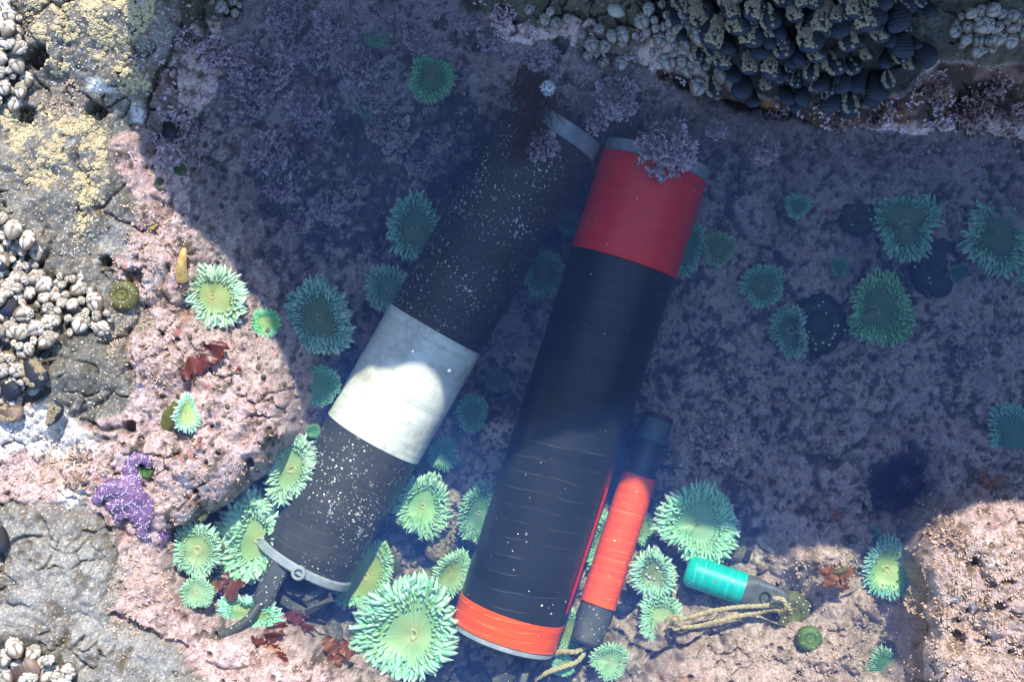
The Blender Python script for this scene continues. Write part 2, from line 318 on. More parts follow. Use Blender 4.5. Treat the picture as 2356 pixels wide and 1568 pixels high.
G = blend(G, ELLC(185, 855, 125, 120) * .55, (.13, .125, .11)); G = blend(G, ELLC(60, 400, 120, 500) * .3 * sst(-.1, .3, c1), (.17, .14, .09)); G = blend(G, sst(.15, .35, fbm(NX, NY, .06, 5, 250, .65)) * .7, (.09, .065, .035))
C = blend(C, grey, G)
C = blend(C, crust * grey * sst(-.1, .25, fbm(NX, NY, .05, 4, 410, .6) + .06) * .8, (.42, .33, .18))
C = blend(C, white * .85, (.80, .77, .70))
C = blend(C, olive, G * L((.40, .38, .30))); C = blend(C, olive * sst(.0, .4, c1) * .7, (.11, .055, .025))
C = blend(C, black, G * .08); C = blend(C, slate, G * L((.24, .26, .25))); C = blend(C, slate * sst(.05, .35, c2 + c1), (.10, .085, .05))
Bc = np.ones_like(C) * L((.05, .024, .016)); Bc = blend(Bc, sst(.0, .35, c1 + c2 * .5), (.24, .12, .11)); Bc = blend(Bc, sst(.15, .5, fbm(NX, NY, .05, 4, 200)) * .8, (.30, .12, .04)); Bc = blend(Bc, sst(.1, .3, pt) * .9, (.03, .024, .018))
C = blend(C, brown * pink, Bc); C = blend(C, sst(-8, 8, rlook(Z_UNDER, DX + wx2, DY + wy2)) * .8, (.06, .05, .035))  # ground blackened under gooseneck clusters: painted shade plus byssal dark
C = blend(C, np.clip(Zh / .02, 0, 1) * .45, (.05, .035, .022)); C = np.clip(C * (1 + .16 * fbm(NX, NY, .008, 2, 210))[..., None], .01, .9)  # holes darken with their depth: shade put into the colour
wet = np.clip(1 - white * .6, 0, 1)
nv = len(AX); idx = np.arange(len(AY) * nv).reshape(len(AY), nv)
TF = np.stack([idx[:-1, :-1], idx[:-1, 1:], idx[1:, 1:], idx[1:, :-1]], -1).reshape(-1, 4)
m_bed, t, b = new_mat('coralline_rock')
a = nd(t, 'ShaderNodeAttribute', attribute_name='Col'); co = objco(t)
nf = noise(t, 260, 5, co, .75); nf2 = noise(t, 900, 2, co, .6)
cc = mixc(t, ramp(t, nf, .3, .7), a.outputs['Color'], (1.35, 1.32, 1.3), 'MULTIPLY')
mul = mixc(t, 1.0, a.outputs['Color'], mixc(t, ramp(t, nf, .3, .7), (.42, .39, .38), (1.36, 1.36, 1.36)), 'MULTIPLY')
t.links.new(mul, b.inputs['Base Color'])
b.inputs['Specular IOR Level'].default_value = .45
rg = nd(t, 'ShaderNodeMapRange'); t.links.new(noise(t, 35, 3, co), rg.inputs[0]); rg.inputs[1].default_value = .35; rg.inputs[2].default_value = .65; rg.inputs[3].default_value = .28; rg.inputs[4].default_value = .75
t.links.new(rg.outputs[0], b.inputs['Roughness'])
ch = bump(t, b, nf, .9, .004); bump(t, b, nf2, .6, .0012, ch)
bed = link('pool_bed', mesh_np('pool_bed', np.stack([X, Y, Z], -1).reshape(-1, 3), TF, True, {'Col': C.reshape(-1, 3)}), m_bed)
tag(bed, 'pink coralline crusted bedrock forming the tide pool floor and rims', kind='structure')

# unseen cliff beyond the top of the picture, outline shaped to throw the pool's shade
YC = 1.08
SH = """150,-300,.2 415,-60,.2 412,0,.2 372,150,.15 325,240,.08 318,330,.05 360,400,.03 405,480,.01 500,540,-.03 566,620,-.06 600,700,-.07 655,830,-.055 700,930,-.1
760,890,-.11 800,840,-.1 840,826,-.09 880,852,-.085 925,846,-.085 975,852,-.09 1010,880,-.1 1060,980,-.13 1120,1040,-.12 1200,1015,-.085 1290,1003,-.075 1350,1012,-.09 1410,1012,-.15 1430,1085,-.2 1475,1098,-.2
1560,1195,-.18 1620,1215,-.18 1720,1262,-.2 1800,1272,-.12 1900,1270,-.09 1990,1290,-.15 2060,1275,-.12 2110,1205,-.04 2200,1180,-.015 2290,1150,.0 2355,1145,.0 2500,1160,.0 2800,1200,.0""".split()
pr = []
for s_ in SH:
    dx_, dy_, z_ = map(float, s_.split(',')); x_, y_, _ = P(dx_, dy_, z_)
    t_ = (YC - y_) / math.cos(SUN_AZ); pr.append((x_ + t_ * math.sin(SUN_AZ), z_ + t_ * math.tan(SUN_EL)))
pr = np.array(pr)
raw = pr[1:10].copy(); raw[0, 1] -= .25
for i in range(1, len(pr)): pr[i, 0] = max(pr[i, 0], pr[i - 1, 0] + .002)
cxs = np.arange(pr[0, 0], pr[-1, 0] + 1.0, .012)
top = np.interp(cxs, pr[:, 0], pr[:, 1]) + .012 * fbm(cxs, cxs * 0, .06, 3, 300)
rows = []
for k in range(30):
    f = k / 29.0
    if f < .62:
        g = f / .62; z = -.5 + (top + .5) * g; y = YC - .0 + .10 * (1 - g) * 0 + np.abs(fbm(cxs, z, .3, 4, 310)) * .10 * (1 - g) * 2.2 * g + .03 * (1 - g)
    else:
        g = (f - .62) / .38; z = top - .05 * g - g * g * .5 + .04 * fbm(cxs, cxs * 0 + g, .2, 3, 320) * g; y = YC + g * .9 + 0 * top
    rows.append(np.stack([cxs, y, z], -1))
CV = np.concatenate(rows); CF = np.array(grid_faces(30, len(cxs)))
m_cliff = simple('cliff_rock', (.12, .10, .07), (.26, .24, .2), 9, .8, .6, .01)
tag(link('cliff', mesh_np('cliff', CV, CF), m_cliff), 'unseen dark rock wall beyond the pool, its outline shaped to cast the shade', kind='structure')

SVx = []  # unseen slab added to bend the left edge of the shade
for yy_ in (YC - .02, YC + .14):
    for q_ in np.linspace(0, 8, 33):
        i_ = min(int(q_), 7); f_ = q_ - i_; px_, pz_ = raw[i_] * (1 - f_) + raw[i_ + 1] * f_
        SVx += [(px_ + .006 * math.sin(q_ * 7), yy_, pz_), (px_ + .10, yy_, pz_), (px_ + .5, yy_, pz_ - .02)]
spF = []
for b_ in (0, 99):
    for q_ in range(32):
        for c_ in (0, 1): a_ = b_ + q_ * 3 + c_; spF.append((a_, a_ + 1, a_ + 4, a_ + 3))
for q_ in range(32): spF.append((q_ * 3, q_ * 3 + 3, 99 + q_ * 3 + 3, 99 + q_ * 3))
tag(link('shade_spur', mesh_np('shade_spur', SVx, spF), m_cliff), 'unseen slab added beside the rock wall to shape the left shadow edge', kind='structure')

# water: one closed body with a faintly rippled top
m_w = bpy.data.materials.new('sea_water'); m_w.use_nodes = True; t = m_w.node_tree; t.nodes.clear()
out = nd(t, 'ShaderNodeOutputMaterial'); tr = nd(t, 'ShaderNodeBsdfTransparent'); gl = nd(t, 'ShaderNodeBsdfGlossy'); fr = nd(t, 'ShaderNodeFresnel'); fr.inputs[0].default_value = 1.34
gl.inputs['Roughness'].default_value = .02; mx = nd(t, 'ShaderNodeMixShader')
tr.inputs[0].default_value = (.97, .99, 1, 1)
bp = nd(t, 'ShaderNodeBump'); bp.inputs['Strength'].default_value = .25; bp.inputs['Distance'].default_value = .01
t.links.new(noise(t, 9, 2, objco(t)), bp.inputs['Height']); t.links.new(bp.outputs[0], gl.inputs['Normal']); t.links.new(bp.outputs[0], fr.inputs['Normal'])
t.links.new(fr.outputs[0], mx.inputs[0]); t.links.new(tr.outputs[0], mx.inputs[1]); t.links.new(gl.outputs[0], mx.inputs[2]); t.links.new(mx.outputs[0], out.inputs['Surface'])
pv = nd(t, 'ShaderNodeVolumePrincipled'); pv.inputs['Color'].default_value = (.085, .25, 1.0, 1); pv.inputs['Density'].default_value = 1.15; pv.inputs['Anisotropy'].default_value = 0.0
pv.inputs['Absorption Color'].default_value = (.25, .65, .85, 1)
t.links.new(pv.outputs[0], out.inputs['Volume'])
wv = np.array([(-3.4, -3.4, -.9), (3.4, -3.4, -.9), (3.4, 1.5, -.9), (-3.4, 1.5, -.9), (-3.4, -3.4, 0), (3.4, -3.4, 0), (3.4, 1.5, 0), (-3.4, 1.5, 0)])
wf = np.array([(0, 3, 2, 1), (4, 5, 6, 7), (0, 1, 5, 4), (1, 2, 6, 5), (2, 3, 7, 6), (3, 0, 4, 7)])
water = link('water', mesh_np('water', wv, wf, False), m_w); tag(water, 'clear still sea water filling the tide pool', kind='structure')

# ------------------------------------------------------------------ instruments
def axis_root(name, A, B):
    A = Vector(A); B = Vector(B); z = (B - A).normalized(); up = Vector((0, 0, 1)); y = (up - z * up.dot(z)).normalized(); x = y.cross(z)
    M = Matrix((x, y, z)).transposed().to_4x4(); M.translation = A
    return empty(name, mat=M), (B - A).length
def lathe(prof, seg=72, a0=0, a1=2 * math.pi, wob=0):
    """prof: (axial, radius); local axis z, local y faces up"""
    full = abs(a1 - a0 - 2 * math.pi) < 1e-6; n = seg if full else seg + 1
    V = []
    for (tt, r) in prof:
        for j in range(n):
            a = a0 + (a1 - a0) * j / seg; V.append((r * math.sin(a), r * math.cos(a), tt))
    F = grid_faces(len(prof), n, wrap=full)
    return np.array(V), np.array(F)
def hard_norm(me):
    for p in me.polygons: p.use_smooth = True
    me.set_sharp_from_angle(angle=math.radians(35)) if hasattr(me, 'set_sharp_from_angle') else None
def part(name, VF, mat, parent, sharp=True):
    me = mesh_np(name, VF[0], VF[1]); 
    if sharp: hard_norm(me)
    return link(name, me, mat, parent)
def tube_prof(t0, t1, r, bev=.0015, n=14, inner=None):
    p = [(t0, inner if inner is not None else r - .006), (t0, r - bev), (t0 + bev, r)]
    for i in range(1, n): p.append((t0 + (t1 - t0) * i / n, r * (1 + .0035 * math.sin(i * 2.3 + t0 * 90) * (n > 5))))
    p += [(t1 - bev, r), (t1, r - bev), (t1, inner if inner is not None else r - .006)]
    return p
def beam(pts, wid, hei, bev=0.0):
    """rectangular bar swept along points (world/local), section wid x hei"""
    pts = [Vector(p) for p in pts]; V = []; n = len(pts)
    for i, p in enumerate(pts):
        d = (pts[min(i + 1, n - 1)] - pts[max(i - 1, 0)]).normalized(); up = Vector((0, 0, 1)) if abs(d.z) < .9 else Vector((0, 1, 0))
        s = d.cross(up).normalized(); u = s.cross(d)
        c = min(wid, hei) * .18
        for a, b_ in ((wid/2 - c, hei/2), (wid/2, hei/2 - c), (wid/2, -hei/2 + c), (wid/2 - c, -hei/2), (-wid/2 + c, -hei/2), (-wid/2, -hei/2 + c), (-wid/2, hei/2 - c), (-wid/2 + c, hei/2)):
            V.append(p + s * a + u * b_)
    F = grid_faces(n, 8, wrap=True)
    k = len(V); V += [pts[0], pts[-1]]
    F += [(j, (j + 1) % 8, k, k) for j in range(8)]; F += [((n - 1) * 8 + j, (n - 1) * 8 + (j + 1) % 8, k + 1, k + 1) for j in range(8)]
    F4 = [f for f in F if f[2] != f[3]]; F3 = [f[:3] for f in F if f[2] == f[3]]
    me = bpy.data.meshes.new('bar'); me.from_pydata([v[:] for v in V], [], F4 + F3); hard_norm(me); return me
def sweep(pts, r, seg=10, rfun=None):
    pts = [Vector(p) for p in pts]; n = len(pts); V = []; up = Vector((0, 0, 1))
    for i, p in enumerate(pts):
        d = (pts[min(i + 1, n - 1)] - pts[max(i - 1, 0)]).normalized(); s = d.cross(up)
        if s.length < .05: s = d.cross(Vector((0, 1, 0)))
        s.normalize(); u = s.cross(d); rr = r if rfun is None else r * rfun(i / (n - 1))
        for j in range(seg):
            a = 2 * math.pi * j / seg; V.append((p + s * math.cos(a) * rr + u * math.sin(a) * rr)[:])
    return np.array(V), np.array(grid_faces(n, seg, wrap=True))
def catmull(pts, n=12):
    pts = [Vector(p) for p in pts]; P_ = [pts[0] * 2 - pts[1]] + pts + [pts[-1] * 2 - pts[-2]]; o = []
    for i in range(1, len(P_) - 2):
        a, b_, c, d = P_[i - 1:i + 3]
        for k in range(n):
            t = k / n; o.append(.5 * ((2 * b_) + (c - a) * t + (2 * a - 5 * b_ + 4 * c - d) * t * t + (3 * b_ - a - 3 * c + d) * t ** 3))
    o.append(pts[-1]); return o
def tape(name, col, col2, rough=.42, speck=0.0, wrap=40.0, linec=None, line=.5, stain=0.0, stainc=(.35, .28, .18)):
    """tape wound round a tube: overlapping edges, grime, settled specks"""
    m, t, b = new_mat(name); co = objco(t)
    sp = nd(t, 'ShaderNodeSeparateXYZ'); t.links.new(co, sp.inputs[0])
    nz = noise(t, 5, 2, co)
    ad = nd(t, 'ShaderNodeMath', operation='MULTIPLY_ADD'); t.links.new(nz, ad.inputs[0]); ad.inputs[1].default_value = .035; t.links.new(sp.outputs[2], ad.inputs[2])
    sk = nd(t, 'ShaderNodeMath', operation='MULTIPLY_ADD'); t.links.new(sp.outputs[0], sk.inputs[0]); sk.inputs[1].default_value = .10; t.links.new(ad.outputs[0], sk.inputs[2])
    fr_ = nd(t, 'ShaderNodeMath', operation='MULTIPLY'); t.links.new(sk.outputs[0], fr_.inputs[0]); fr_.inputs[1].default_value = wrap
    f2 = nd(t, 'ShaderNodeMath', operation='FRACT'); t.links.new(fr_.outputs[0], f2.inputs[0])
    fl = nd(t, 'ShaderNodeMath', operation='FLOOR'); t.links.new(fr_.outputs[0], fl.inputs[0])
    wn = nd(t, 'ShaderNodeTexWhiteNoise', noise_dimensions='1D'); t.links.new(fl.outputs[0], wn.inputs['W'])
    base = mixc(t, ramp(t, wn.outputs[0], 0, 1), col, col2)
    mp = nd(t, 'ShaderNodeMapping'); mp.inputs['Scale'].default_value = (3, 3, 85); t.links.new(co, mp.inputs['Vector'])
    base = mixc(t, ramp(t, noise(t, 1, 3, mp.outputs[0], .6), .38, .66), base, tuple(min(1, c_ * 1.18 + .003) for c_ in col))
    base = mixc(t, ramp(t, noise(t, 3.5, 4, co, .6), .52, .75), base, tuple(.62 * c_ + .38 * s_ * .45 for c_, s_ in zip(col, stainc)))
    base = mixc(t, ramp(t, noise(t, 14, 5, co, .65), .42, .7), base, tuple(.5 * a + .5 * b_ for a, b_ in zip(col2, col)))
    ed = nd(t, 'ShaderNodeMath', operation='LESS_THAN'); t.links.new(f2.outputs[0], ed.inputs[0]); ed.inputs[1].default_value = .045
    br = nd(t, 'ShaderNodeMath', operation='MULTIPLY'); t.links.new(ed.outputs[0], br.inputs[0]); t.links.new(ramp(t, noise(t, 18, 3, co), .42, .6), br.inputs[1])
    b2 = nd(t, 'ShaderNodeMath', operation='MULTIPLY'); t.links.new(br.outputs[0], b2.inputs[0]); b2.inputs[1].default_value = line
    base = mixc(t, b2.outputs[0], base, linec or tuple(min(1, c * 2 + .05) for c in col))
    if stain:
        sm = nd(t, 'ShaderNodeMath', operation='MULTIPLY'); t.links.new(ramp(t, noise(t, 16, 7, co, .72), .46, .70), sm.inputs[0]); sm.inputs[1].default_value = stain
        base = mixc(t, sm.outputs[0], base, stainc)
    for (sc, th, dn, cc_) in ((230, .16, .62, (.5, .49, .44)), (130, .20, .45, (.70, .68, .61)), (75, .20, .66, (.62, .60, .52)), (36, .20, .80, (.20, .22, .21))):
        if not speck: break
        vo = nd(t, 'ShaderNodeTexVoronoi'); vo.inputs['Scale'].default_value = sc; t.links.new(co, vo.inputs['Vector'])
        ds = nd(t, 'ShaderNodeMath', operation='ADD'); t.links.new(vo.outputs['Distance'], ds.inputs[0])
        nn = nd(t, 'ShaderNodeMath', operation='MULTIPLY'); t.links.new(noise(t, 7, 4, co, .7), nn.inputs[0]); nn.inputs[1].default_value = .8; t.links.new(nn.outputs[0], ds.inputs[1])
        l_ = nd(t, 'ShaderNodeMath', operation='LESS_THAN'); t.links.new(ds.outputs[0], l_.inputs[0]); l_.inputs[1].default_value = th + .34
        s2 = nd(t, 'ShaderNodeSeparateColor'); t.links.new(vo.outputs['Color'], s2.inputs[0])
        g_ = nd(t, 'ShaderNodeMath', operation='GREATER_THAN'); t.links.new(s2.outputs[0], g_.inputs[0]); g_.inputs[1].default_value = 1 - speck * (1 - dn)
        m_ = nd(t, 'ShaderNodeMath', operation='MULTIPLY'); t.links.new(l_.outputs[0], m_.inputs[0]); t.links.new(g_.outputs[0], m_.inputs[1])
        base = mixc(t, m_.outputs[0], base, cc_)
    t.links.new(base, b.inputs['Base Color']); b.inputs['Roughness'].default_value = rough; b.inputs['Specular IOR Level'].default_value = .35
    bump(t, b, f2.outputs[0], .35, .0012)
    return m
m_t1 = tape('grimy_black_tape', (.026, .029, .032), (.055, .052, .048), .55, 1.5, 34, (.16, .15, .13), .35, .28, (.10, .09, .075))
m_t2 = tape('clean_black_tape', (.011, .014, .019), (.020, .024, .030), .36, .045, 27, (.13, .14, .15), .35)
m_white = tape('white_tape', (.76, .73, .65), (.66, .64, .57), .5, 0, 42, (.42, .39, .32), .45, .8, (.42, .38, .28))
m_red = tape('red_tape', (.95, .030, .025), (.85, .022, .022), .38, .05, 30, (.9, .2, .15), .3)
m_org = tape('orange_tape', (.92, .10, .012), (.82, .07, .01), .38, .12, 46, (.95, .45, .3), .8)
m_teal = tape('teal_tape', (.005, .42, .34), (.004, .36, .30), .4, .2, 52, (.35, .65, .58), .6)
m_gpvc = simple('grey_pvc', (.26, .29, .31), (.36, .38, .38), 40, .5, .2, .0005)
m_bpl = simple('black_plastic', (.02, .021, .024), (.045, .045, .045), 30, .45, .3, .0006)
m_dirty = tape('silted_black_plastic', (.05, .053, .06), (.085, .085, .085), .5, .8, 5, None, 0, .5, (.22, .2, .16))
m_steel = simple('screw_steel', (.45, .46, .48), (.6, .6, .6), 200, .3, 0); m_steel.node_tree.nodes['Principled BSDF'].inputs['Metallic'].default_value = .9

def disc_end(t0, r): return np.array([(r * math.sin(j * math.pi / 18), r * math.cos(j * math.pi / 18), t0) for j in range(36)] + [(0, 0, t0)]), np.array([(j, (j + 1) % 36, 36) for j in range(36)])
# large instrument tube with the white band
r1 = .1165
T1, L1 = axis_root('instrument_tube', P(697, 1287, -.20), P(1277, 279, -.185))
tag(T1, 'grimy black tube with a broad white band, speckled all over with pale spat', 'instrument tube')
f = L1 / 1.0
part('lower_body', lathe(tube_prof(.012, .278 * L1, r1)), m_t1, T1)
part('white_band', lathe(tube_prof(.278 * L1 + .0004, .528 * L1, r1 + .0016)), m_white, T1)
part('upper_body', lathe(tube_prof(.528 * L1 + .0008, .966 * L1, r1)), m_t1, T1)
ring = part('end_collar', lathe(tube_prof(-.010, .0115, r1 + .006, .003, 3, r1 - .02)), m_gpvc, T1); ring['label'] = 'pale grey collar round the lower end'
# the boss and the screw sit on the collar's upper side
bV, bF = lathe([(0, .0165), (.010, .0165), (.012, .0145), (.012, .0095), (.006, .0095)], 28)
bo = link('screw_boss', mesh_np('screw_boss', bV, bF), m_gpvc, ring); bo.matrix_local = Matrix.Translation((-.012, r1 + .001, -.002)) @ Matrix.Rotation(-math.pi / 2, 4, 'X'); hard_norm(bo.data)
sV, sF = lathe([(.006, .0088), (.0125, .0088), (.0145, .007), (.0145, .002), (.012, .0015), (.012, 0.0001)], 20)
sc_ = link('screw', mesh_np('screw', sV, sF), m_steel, ring); sc_.matrix_local = bo.matrix_local.copy(); hard_norm(sc_.data)
e = part('top_collar', lathe(tube_prof(.966 * L1 + .0006, L1, r1 + .0035, .002, 3, r1 - .018)), m_gpvc, T1)
part('end_disc', disc_end(.0, r1 - .019), m_bpl, T1); part('end_disc', disc_end(.985 * L1, r1 - .017), m_bpl, T1)
T1i = T1.matrix_world.inverted()
def loc1(x, y, z): return T1i @ Vector(P(x, y, z))
def bar_part(name, pts, wd, ht, mat, root, inv): 
    me = beam([inv @ Vector(P(*p)) for p in pts], wd, ht); return link(name, me, mat, root)
bar_part('cable_housing', [(654, 1262, -.15), (642, 1300, -.11), (618, 1350, -.10), (603, 1385, -.10)], .046, .04, m_dirty, T1, T1i)
bar_part('bracket', [(632, 1366, -.15), (668, 1390, -.14), (704, 1408, -.13), (762, 1376, -.13), (752, 1350, -.15), (706, 1374, -.14), (655, 1350, -.17)], .014, .02, m_dirty, T1, T1i)
bar_part('bracket', [(700, 1310, -.2), (742, 1352, -.15), (708, 1392, -.145)], .03, .012, m_dirty, T1, T1i)
bar_part('bracket', [(625, 1290, -.27), (602, 1325, -.26), (598, 1350, -.26)], .02, .02, m_bpl, T1, T1i)
cb = [T1i @ p for p in catmull([P(606, 1372, -.10), P(592, 1395, -.085), P(568, 1425, -.065), P(535, 1448, -.04), P(498, 1460, -.01)], 10)]
part('cable', sweep(cb, .0098, 12), m_dirty, T1)

# second big tube: red top, black body, orange lower band
r2 = .1235
T2, L2 = axis_root('instrument_tube', P(1157, 1466, -.20), P(1513, 360, -.185)); T2i = T2.matrix_world.inverted()
tag(T2, 'long clean black tube with a broad red top band and narrow orange bottom band', 'instrument tube')
part('end_collar', lathe(tube_prof(-.004, .009, r2 - .002, .002, 3, r2 - .02)), m_gpvc, T2)
part('orange_band', lathe(tube_prof(.0093, .063 * L2, r2 + .001)), m_org, T2)
part('black_body', lathe(tube_prof(.063 * L2 + .0004, .780 * L2, r2)), m_t2, T2)
part('red_band', lathe(tube_prof(.780 * L2 + .0004, .978 * L2, r2 + .0012)), m_red, T2)
part('top_collar', lathe(tube_prof(.978 * L2 + .0006, L2 + .004, r2, .002, 3, r2 - .018)), m_gpvc, T2)
part('end_disc', disc_end(.002, r2 - .019), m_bpl, T2); part('end_disc', disc_end(L2 - .01, r2 - .017), m_bpl, T2)
STS = -1
sV, sF = lathe([(.09 * L2, r2 + .0008), (.10 * L2, r2 + .0014), (.34 * L2, r2 + .0014), (.35 * L2, r2 + .0008)], 8, math.radians(66) * STS, math.radians(88) * STS)
st_ = part('side_stripe', (sV, sF), m_red, T2)
bar_part('bracket', [(1208, 1500, -.2), (1190, 1528, -.17), (1170, 1556, -.16), (1140, 1572, -.17)], .02, .03, m_dirty, T2, T2i)
bar_part('bracket', [(1216, 1505, -.2), (1210, 1536, -.17), (1200, 1572, -.16)], .018, .03, m_dirty, T2, T2i)
bar_part('bracket', [(1110, 1545, -.28), (1130, 1575, -.27), (1160, 1600, -.27)], .02, .018, m_dirty, T2, T2i)

# slim orange logger with black ends
r3 = .0415
T3, L3 = axis_root('slim_logger', P(1346, 1478, -.215), P(1514, 958, -.27)); T3i = T3.matrix_world.inverted()
tag(T3, 'slim orange cylinder with black ends leaning beside the long black tube', 'logger')
part('lower_cap', lathe([(0, .001), (0, r3 - .012), (.006, r3 - .006), (.02, r3 - .0045), (.155 * L3, r3 - .003), (.162 * L3, r3 - .003), (.165 * L3, r3 - .008)], 48), m_dirty, T3)
part('orange_body', lathe(tube_prof(.166 * L3, .735 * L3, r3 + .0008)), m_org, T3)
part('cap_ring', lathe(tube_prof(.7355 * L3, .752 * L3, r3 + .0003, .001, 3)), m_bpl, T3)
part('upper_cap', lathe([(.7525 * L3, r3 - .006), (.76 * L3, r3 - .006), (.775 * L3, r3 - .007), (.885 * L3, r3 - .007), (.89 * L3, r3 - .011)], 48), m_bpl, T3)
pf = [(.889 * L3, r3 - .012)]
m_core = simple('reddish_core', (.25, .03, .02), (.05, .25, .22), 26, .5, 0, lo=.45, hi=.55)
part('sensor_core', lathe([(.889 * L3, .001), (.889 * L3, r3 - .011), (.985 * L3, r3 - .011), (.985 * L3, .001)], 40), m_core, T3)
m_fin = simple('grey_blue_fin', (.10, .16, .19), (.16, .22, .24), 30, .5, 0)
for k in range(13):
    z0 = (.895 + .0073 * k) * L3
    part('guard_ring', lathe([(z0, r3 - .0105), (z0, r3 - .004), (z0 + .0020, r3 - .004), (z0 + .0020, r3 - .0105)], 28), m_fin, T3)
part('end_cap', lathe([(.99 * L3, r3 - .010), (.99 * L3, r3 - .005), (1.006 * L3, r3 - .006), (1.012 * L3, r3 - .014), (1.012 * L3, .0005)], 32), m_bpl, T3)

# short teal logger with a drilled tab and the cord
r4 = .0365
T4, L4 = axis_root('teal_logger', P(1578, 1308, -.165), P(1810, 1388, -.115)); T4i = T4.matrix_world.inverted()
tag(T4, 'short teal cylinder with a drilled black tab, half tucked under a green anemone', 'logger')
part('teal_body', lathe([(0, .001), (0, r4 * .6), (.004, r4 * .86), (.012, r4)] + [(.012 + (.585 * L4 - .012) * i / 8, r4 * (1 + .004 * math.sin(i * 2))) for i in range(1, 9)] + [(.585 * L4, r4 - .006)], 56), m_teal, T4)
# tab: the cap is sliced flat on top and narrows
def tab_mesh():
    V = []; n = 28; rows_ = [(.5855, 1, 1), (.60, 1, 1), (.68, .98, .62), (.80, .88, .5), (.92, .78, .45), (.985, .62, .40), (1.0, .40, .3)]
    for (f_, wd, ht) in rows_:
        for j in range(n):
            a = 2 * math.pi * j / n; xx = math.sin(a); yy = math.cos(a)
            V.append((math.copysign(abs(xx) ** .8, xx) * (r4 - .0012) * wd, max(-1, min(yy, ht)) * (r4 - .0012) if ht < 1 else yy * (r4 - .0012), f_ * L4))
    k = len(V); V += [(0, 0, .5855 * L4), (0, 0, 1.0 * L4)]
    F = [tuple(f) for f in grid_faces(len(rows_), n, wrap=True)] + [(j, (j + 1) % n, k) for j in range(n)] + [((len(rows_) - 1) * n + j, (len(rows_) - 1) * n + (j + 1) % n, k + 1) for j in range(n)]
    me = bpy.data.meshes.new('drilled_tab'); me.from_pydata(V, [], F); hard_norm(me); return me
tb = link('drilled_tab', tab_mesh(), simple('grey_plastic', (.07, .078, .09), (.12, .125, .13), 40, .5, .3, .0006), T4)
hV, hF = lathe([(-.010, .0135), (.003, .0135), (.0045, .0125), (.0035, .0095), (-.0005, .0090), (-.0012, .0001)], 30)
hb = link('hole_rim', mesh_np('hole_rim', hV, hF), m_bpl, tb); hb.matrix_local = Matrix.Translation((0, r4 * .50, .79 * L4)) @ Matrix.Rotation(-math.pi / 2, 4, 'X'); hard_norm(hb.data)

# cord
m_rope = simple('tan_cord', (.34, .27, .14), (.52, .43, .25), 120, .85, .6, .001)
def rope(name, runs, r, label):
    Vs = []; Fs = []; o = 0
    for pts in runs:
        c = catmull(pts, 24); n = len(c); d = [0.0]
        for i in range(1, n): d.append(d[-1] + (c[i] - c[i - 1]).length)
        for s_ in range(3):
            q = []
            for i in range(n):
                dd = (c[min(i + 1, n - 1)] - c[max(i - 1, 0)]).normalized(); sd = dd.cross(Vector((0, 0, 1))).normalized(); u = sd.cross(dd)
                a = d[i] / (r * 7.0) * 2 * math.pi + s_ * 2.094; q.append(c[i] + sd * math.cos(a) * r * .55 + u * math.sin(a) * r * .55)
            V, F = sweep(q, r * .58, 6); Vs.append(V); Fs.append(F + o); o += len(V)
    me = mesh_np(name, np.concatenate(Vs), np.concatenate(Fs)); ob = link(name, me, m_rope); tag(ob, label, 'cord'); return ob
rope('cord', [[P(1553, 1428, -.135), P(1590, 1418, -.12), P(1640, 1404, -.105), P(1700, 1395, -.095), P(1750, 1393, -.08), P(1790, 1390, -.065), P(1812, 1396, -.06), P(1818, 1410, -.075), P(1806, 1418, -.085), P(1795, 1408, -.07), P(1808, 1396, -.05), P(1800, 1378, -.045), P(1778, 1374, -.045)],
              [P(1558, 1442, -.135), P(1600, 1440, -.12), P(1650, 1428, -.105), P(1700, 1416, -.1), P(1745, 1408, -.092), P(1780, 1400, -.075), P(1806, 1408, -.068)],
              [P(1540, 1422, -.125), P(1558, 1416, -.115), P(1566, 1430, -.11), P(1556, 1446, -.11), P(1544, 1436, -.12), P(1552, 1424, -.10), P(1562, 1438, -.105)]], .0050, 'doubled tan cord looped through the black tab and knotted over an anemone')
rope('cord', [[P(1488 - 225, 1508, -.21), P(1290, 1500 - 3, -.2), P(1322, 1498, -.2), P(1345, 1488, -.22), P(1360, 1482, -.24)], [P(1230, 1562, -.20), P(1262, 1544, -.19), P(1300, 1531, -.2), P(1328, 1520, -.21), P(1345, 1500, -.22)]], .0055, 'frayed tan cord running under the black foot of the slim orange logger')

# ------------------------------------------------------------------ anemones
def objcol_mat(name, tipc, tipw=.35, rough=.45, sss=.25, nscale=90, attr='tip', bumpy=0):
    m, t, b = new_mat(name); oi = nd(t, 'ShaderNodeObjectInfo'); at = nd(t, 'ShaderNodeAttribute', attribute_name=attr); co = objco(t)
    fac = nd(t, 'ShaderNodeMath', operation='MULTIPLY'); t.links.new(ramp(t, at.outputs['Fac'], .15, 1.0), fac.inputs[0]); fac.inputs[1].default_value = tipw
    c = mixc(t, fac.outputs[0], oi.outputs['Color'], tipc)
    c = mixc(t, 1.0, c, mixc(t, ramp(t, noise(t, nscale, 3, co), .35, .65), (.78, .8, .74), (1.12, 1.1, 1.1)), 'MULTIPLY')
    t.links.new(c, b.inputs['Base Color']); b.inputs['Roughness'].default_value = rough; b.inputs['Specular IOR Level'].default_value = .3
    if sss:
        b.inputs['Subsurface Weight'].default_value = sss; b.inputs['Subsurface Radius'].default_value = (.5, 1, .6); b.inputs['Subsurface Scale'].default_value = .008
    if bumpy: bump(t, b, noise(t, bumpy, 2, co), .6, .003)
    return m
m_tent = objcol_mat('anemone_tentacle', (.66, .78, .70), .75, .4, 0)
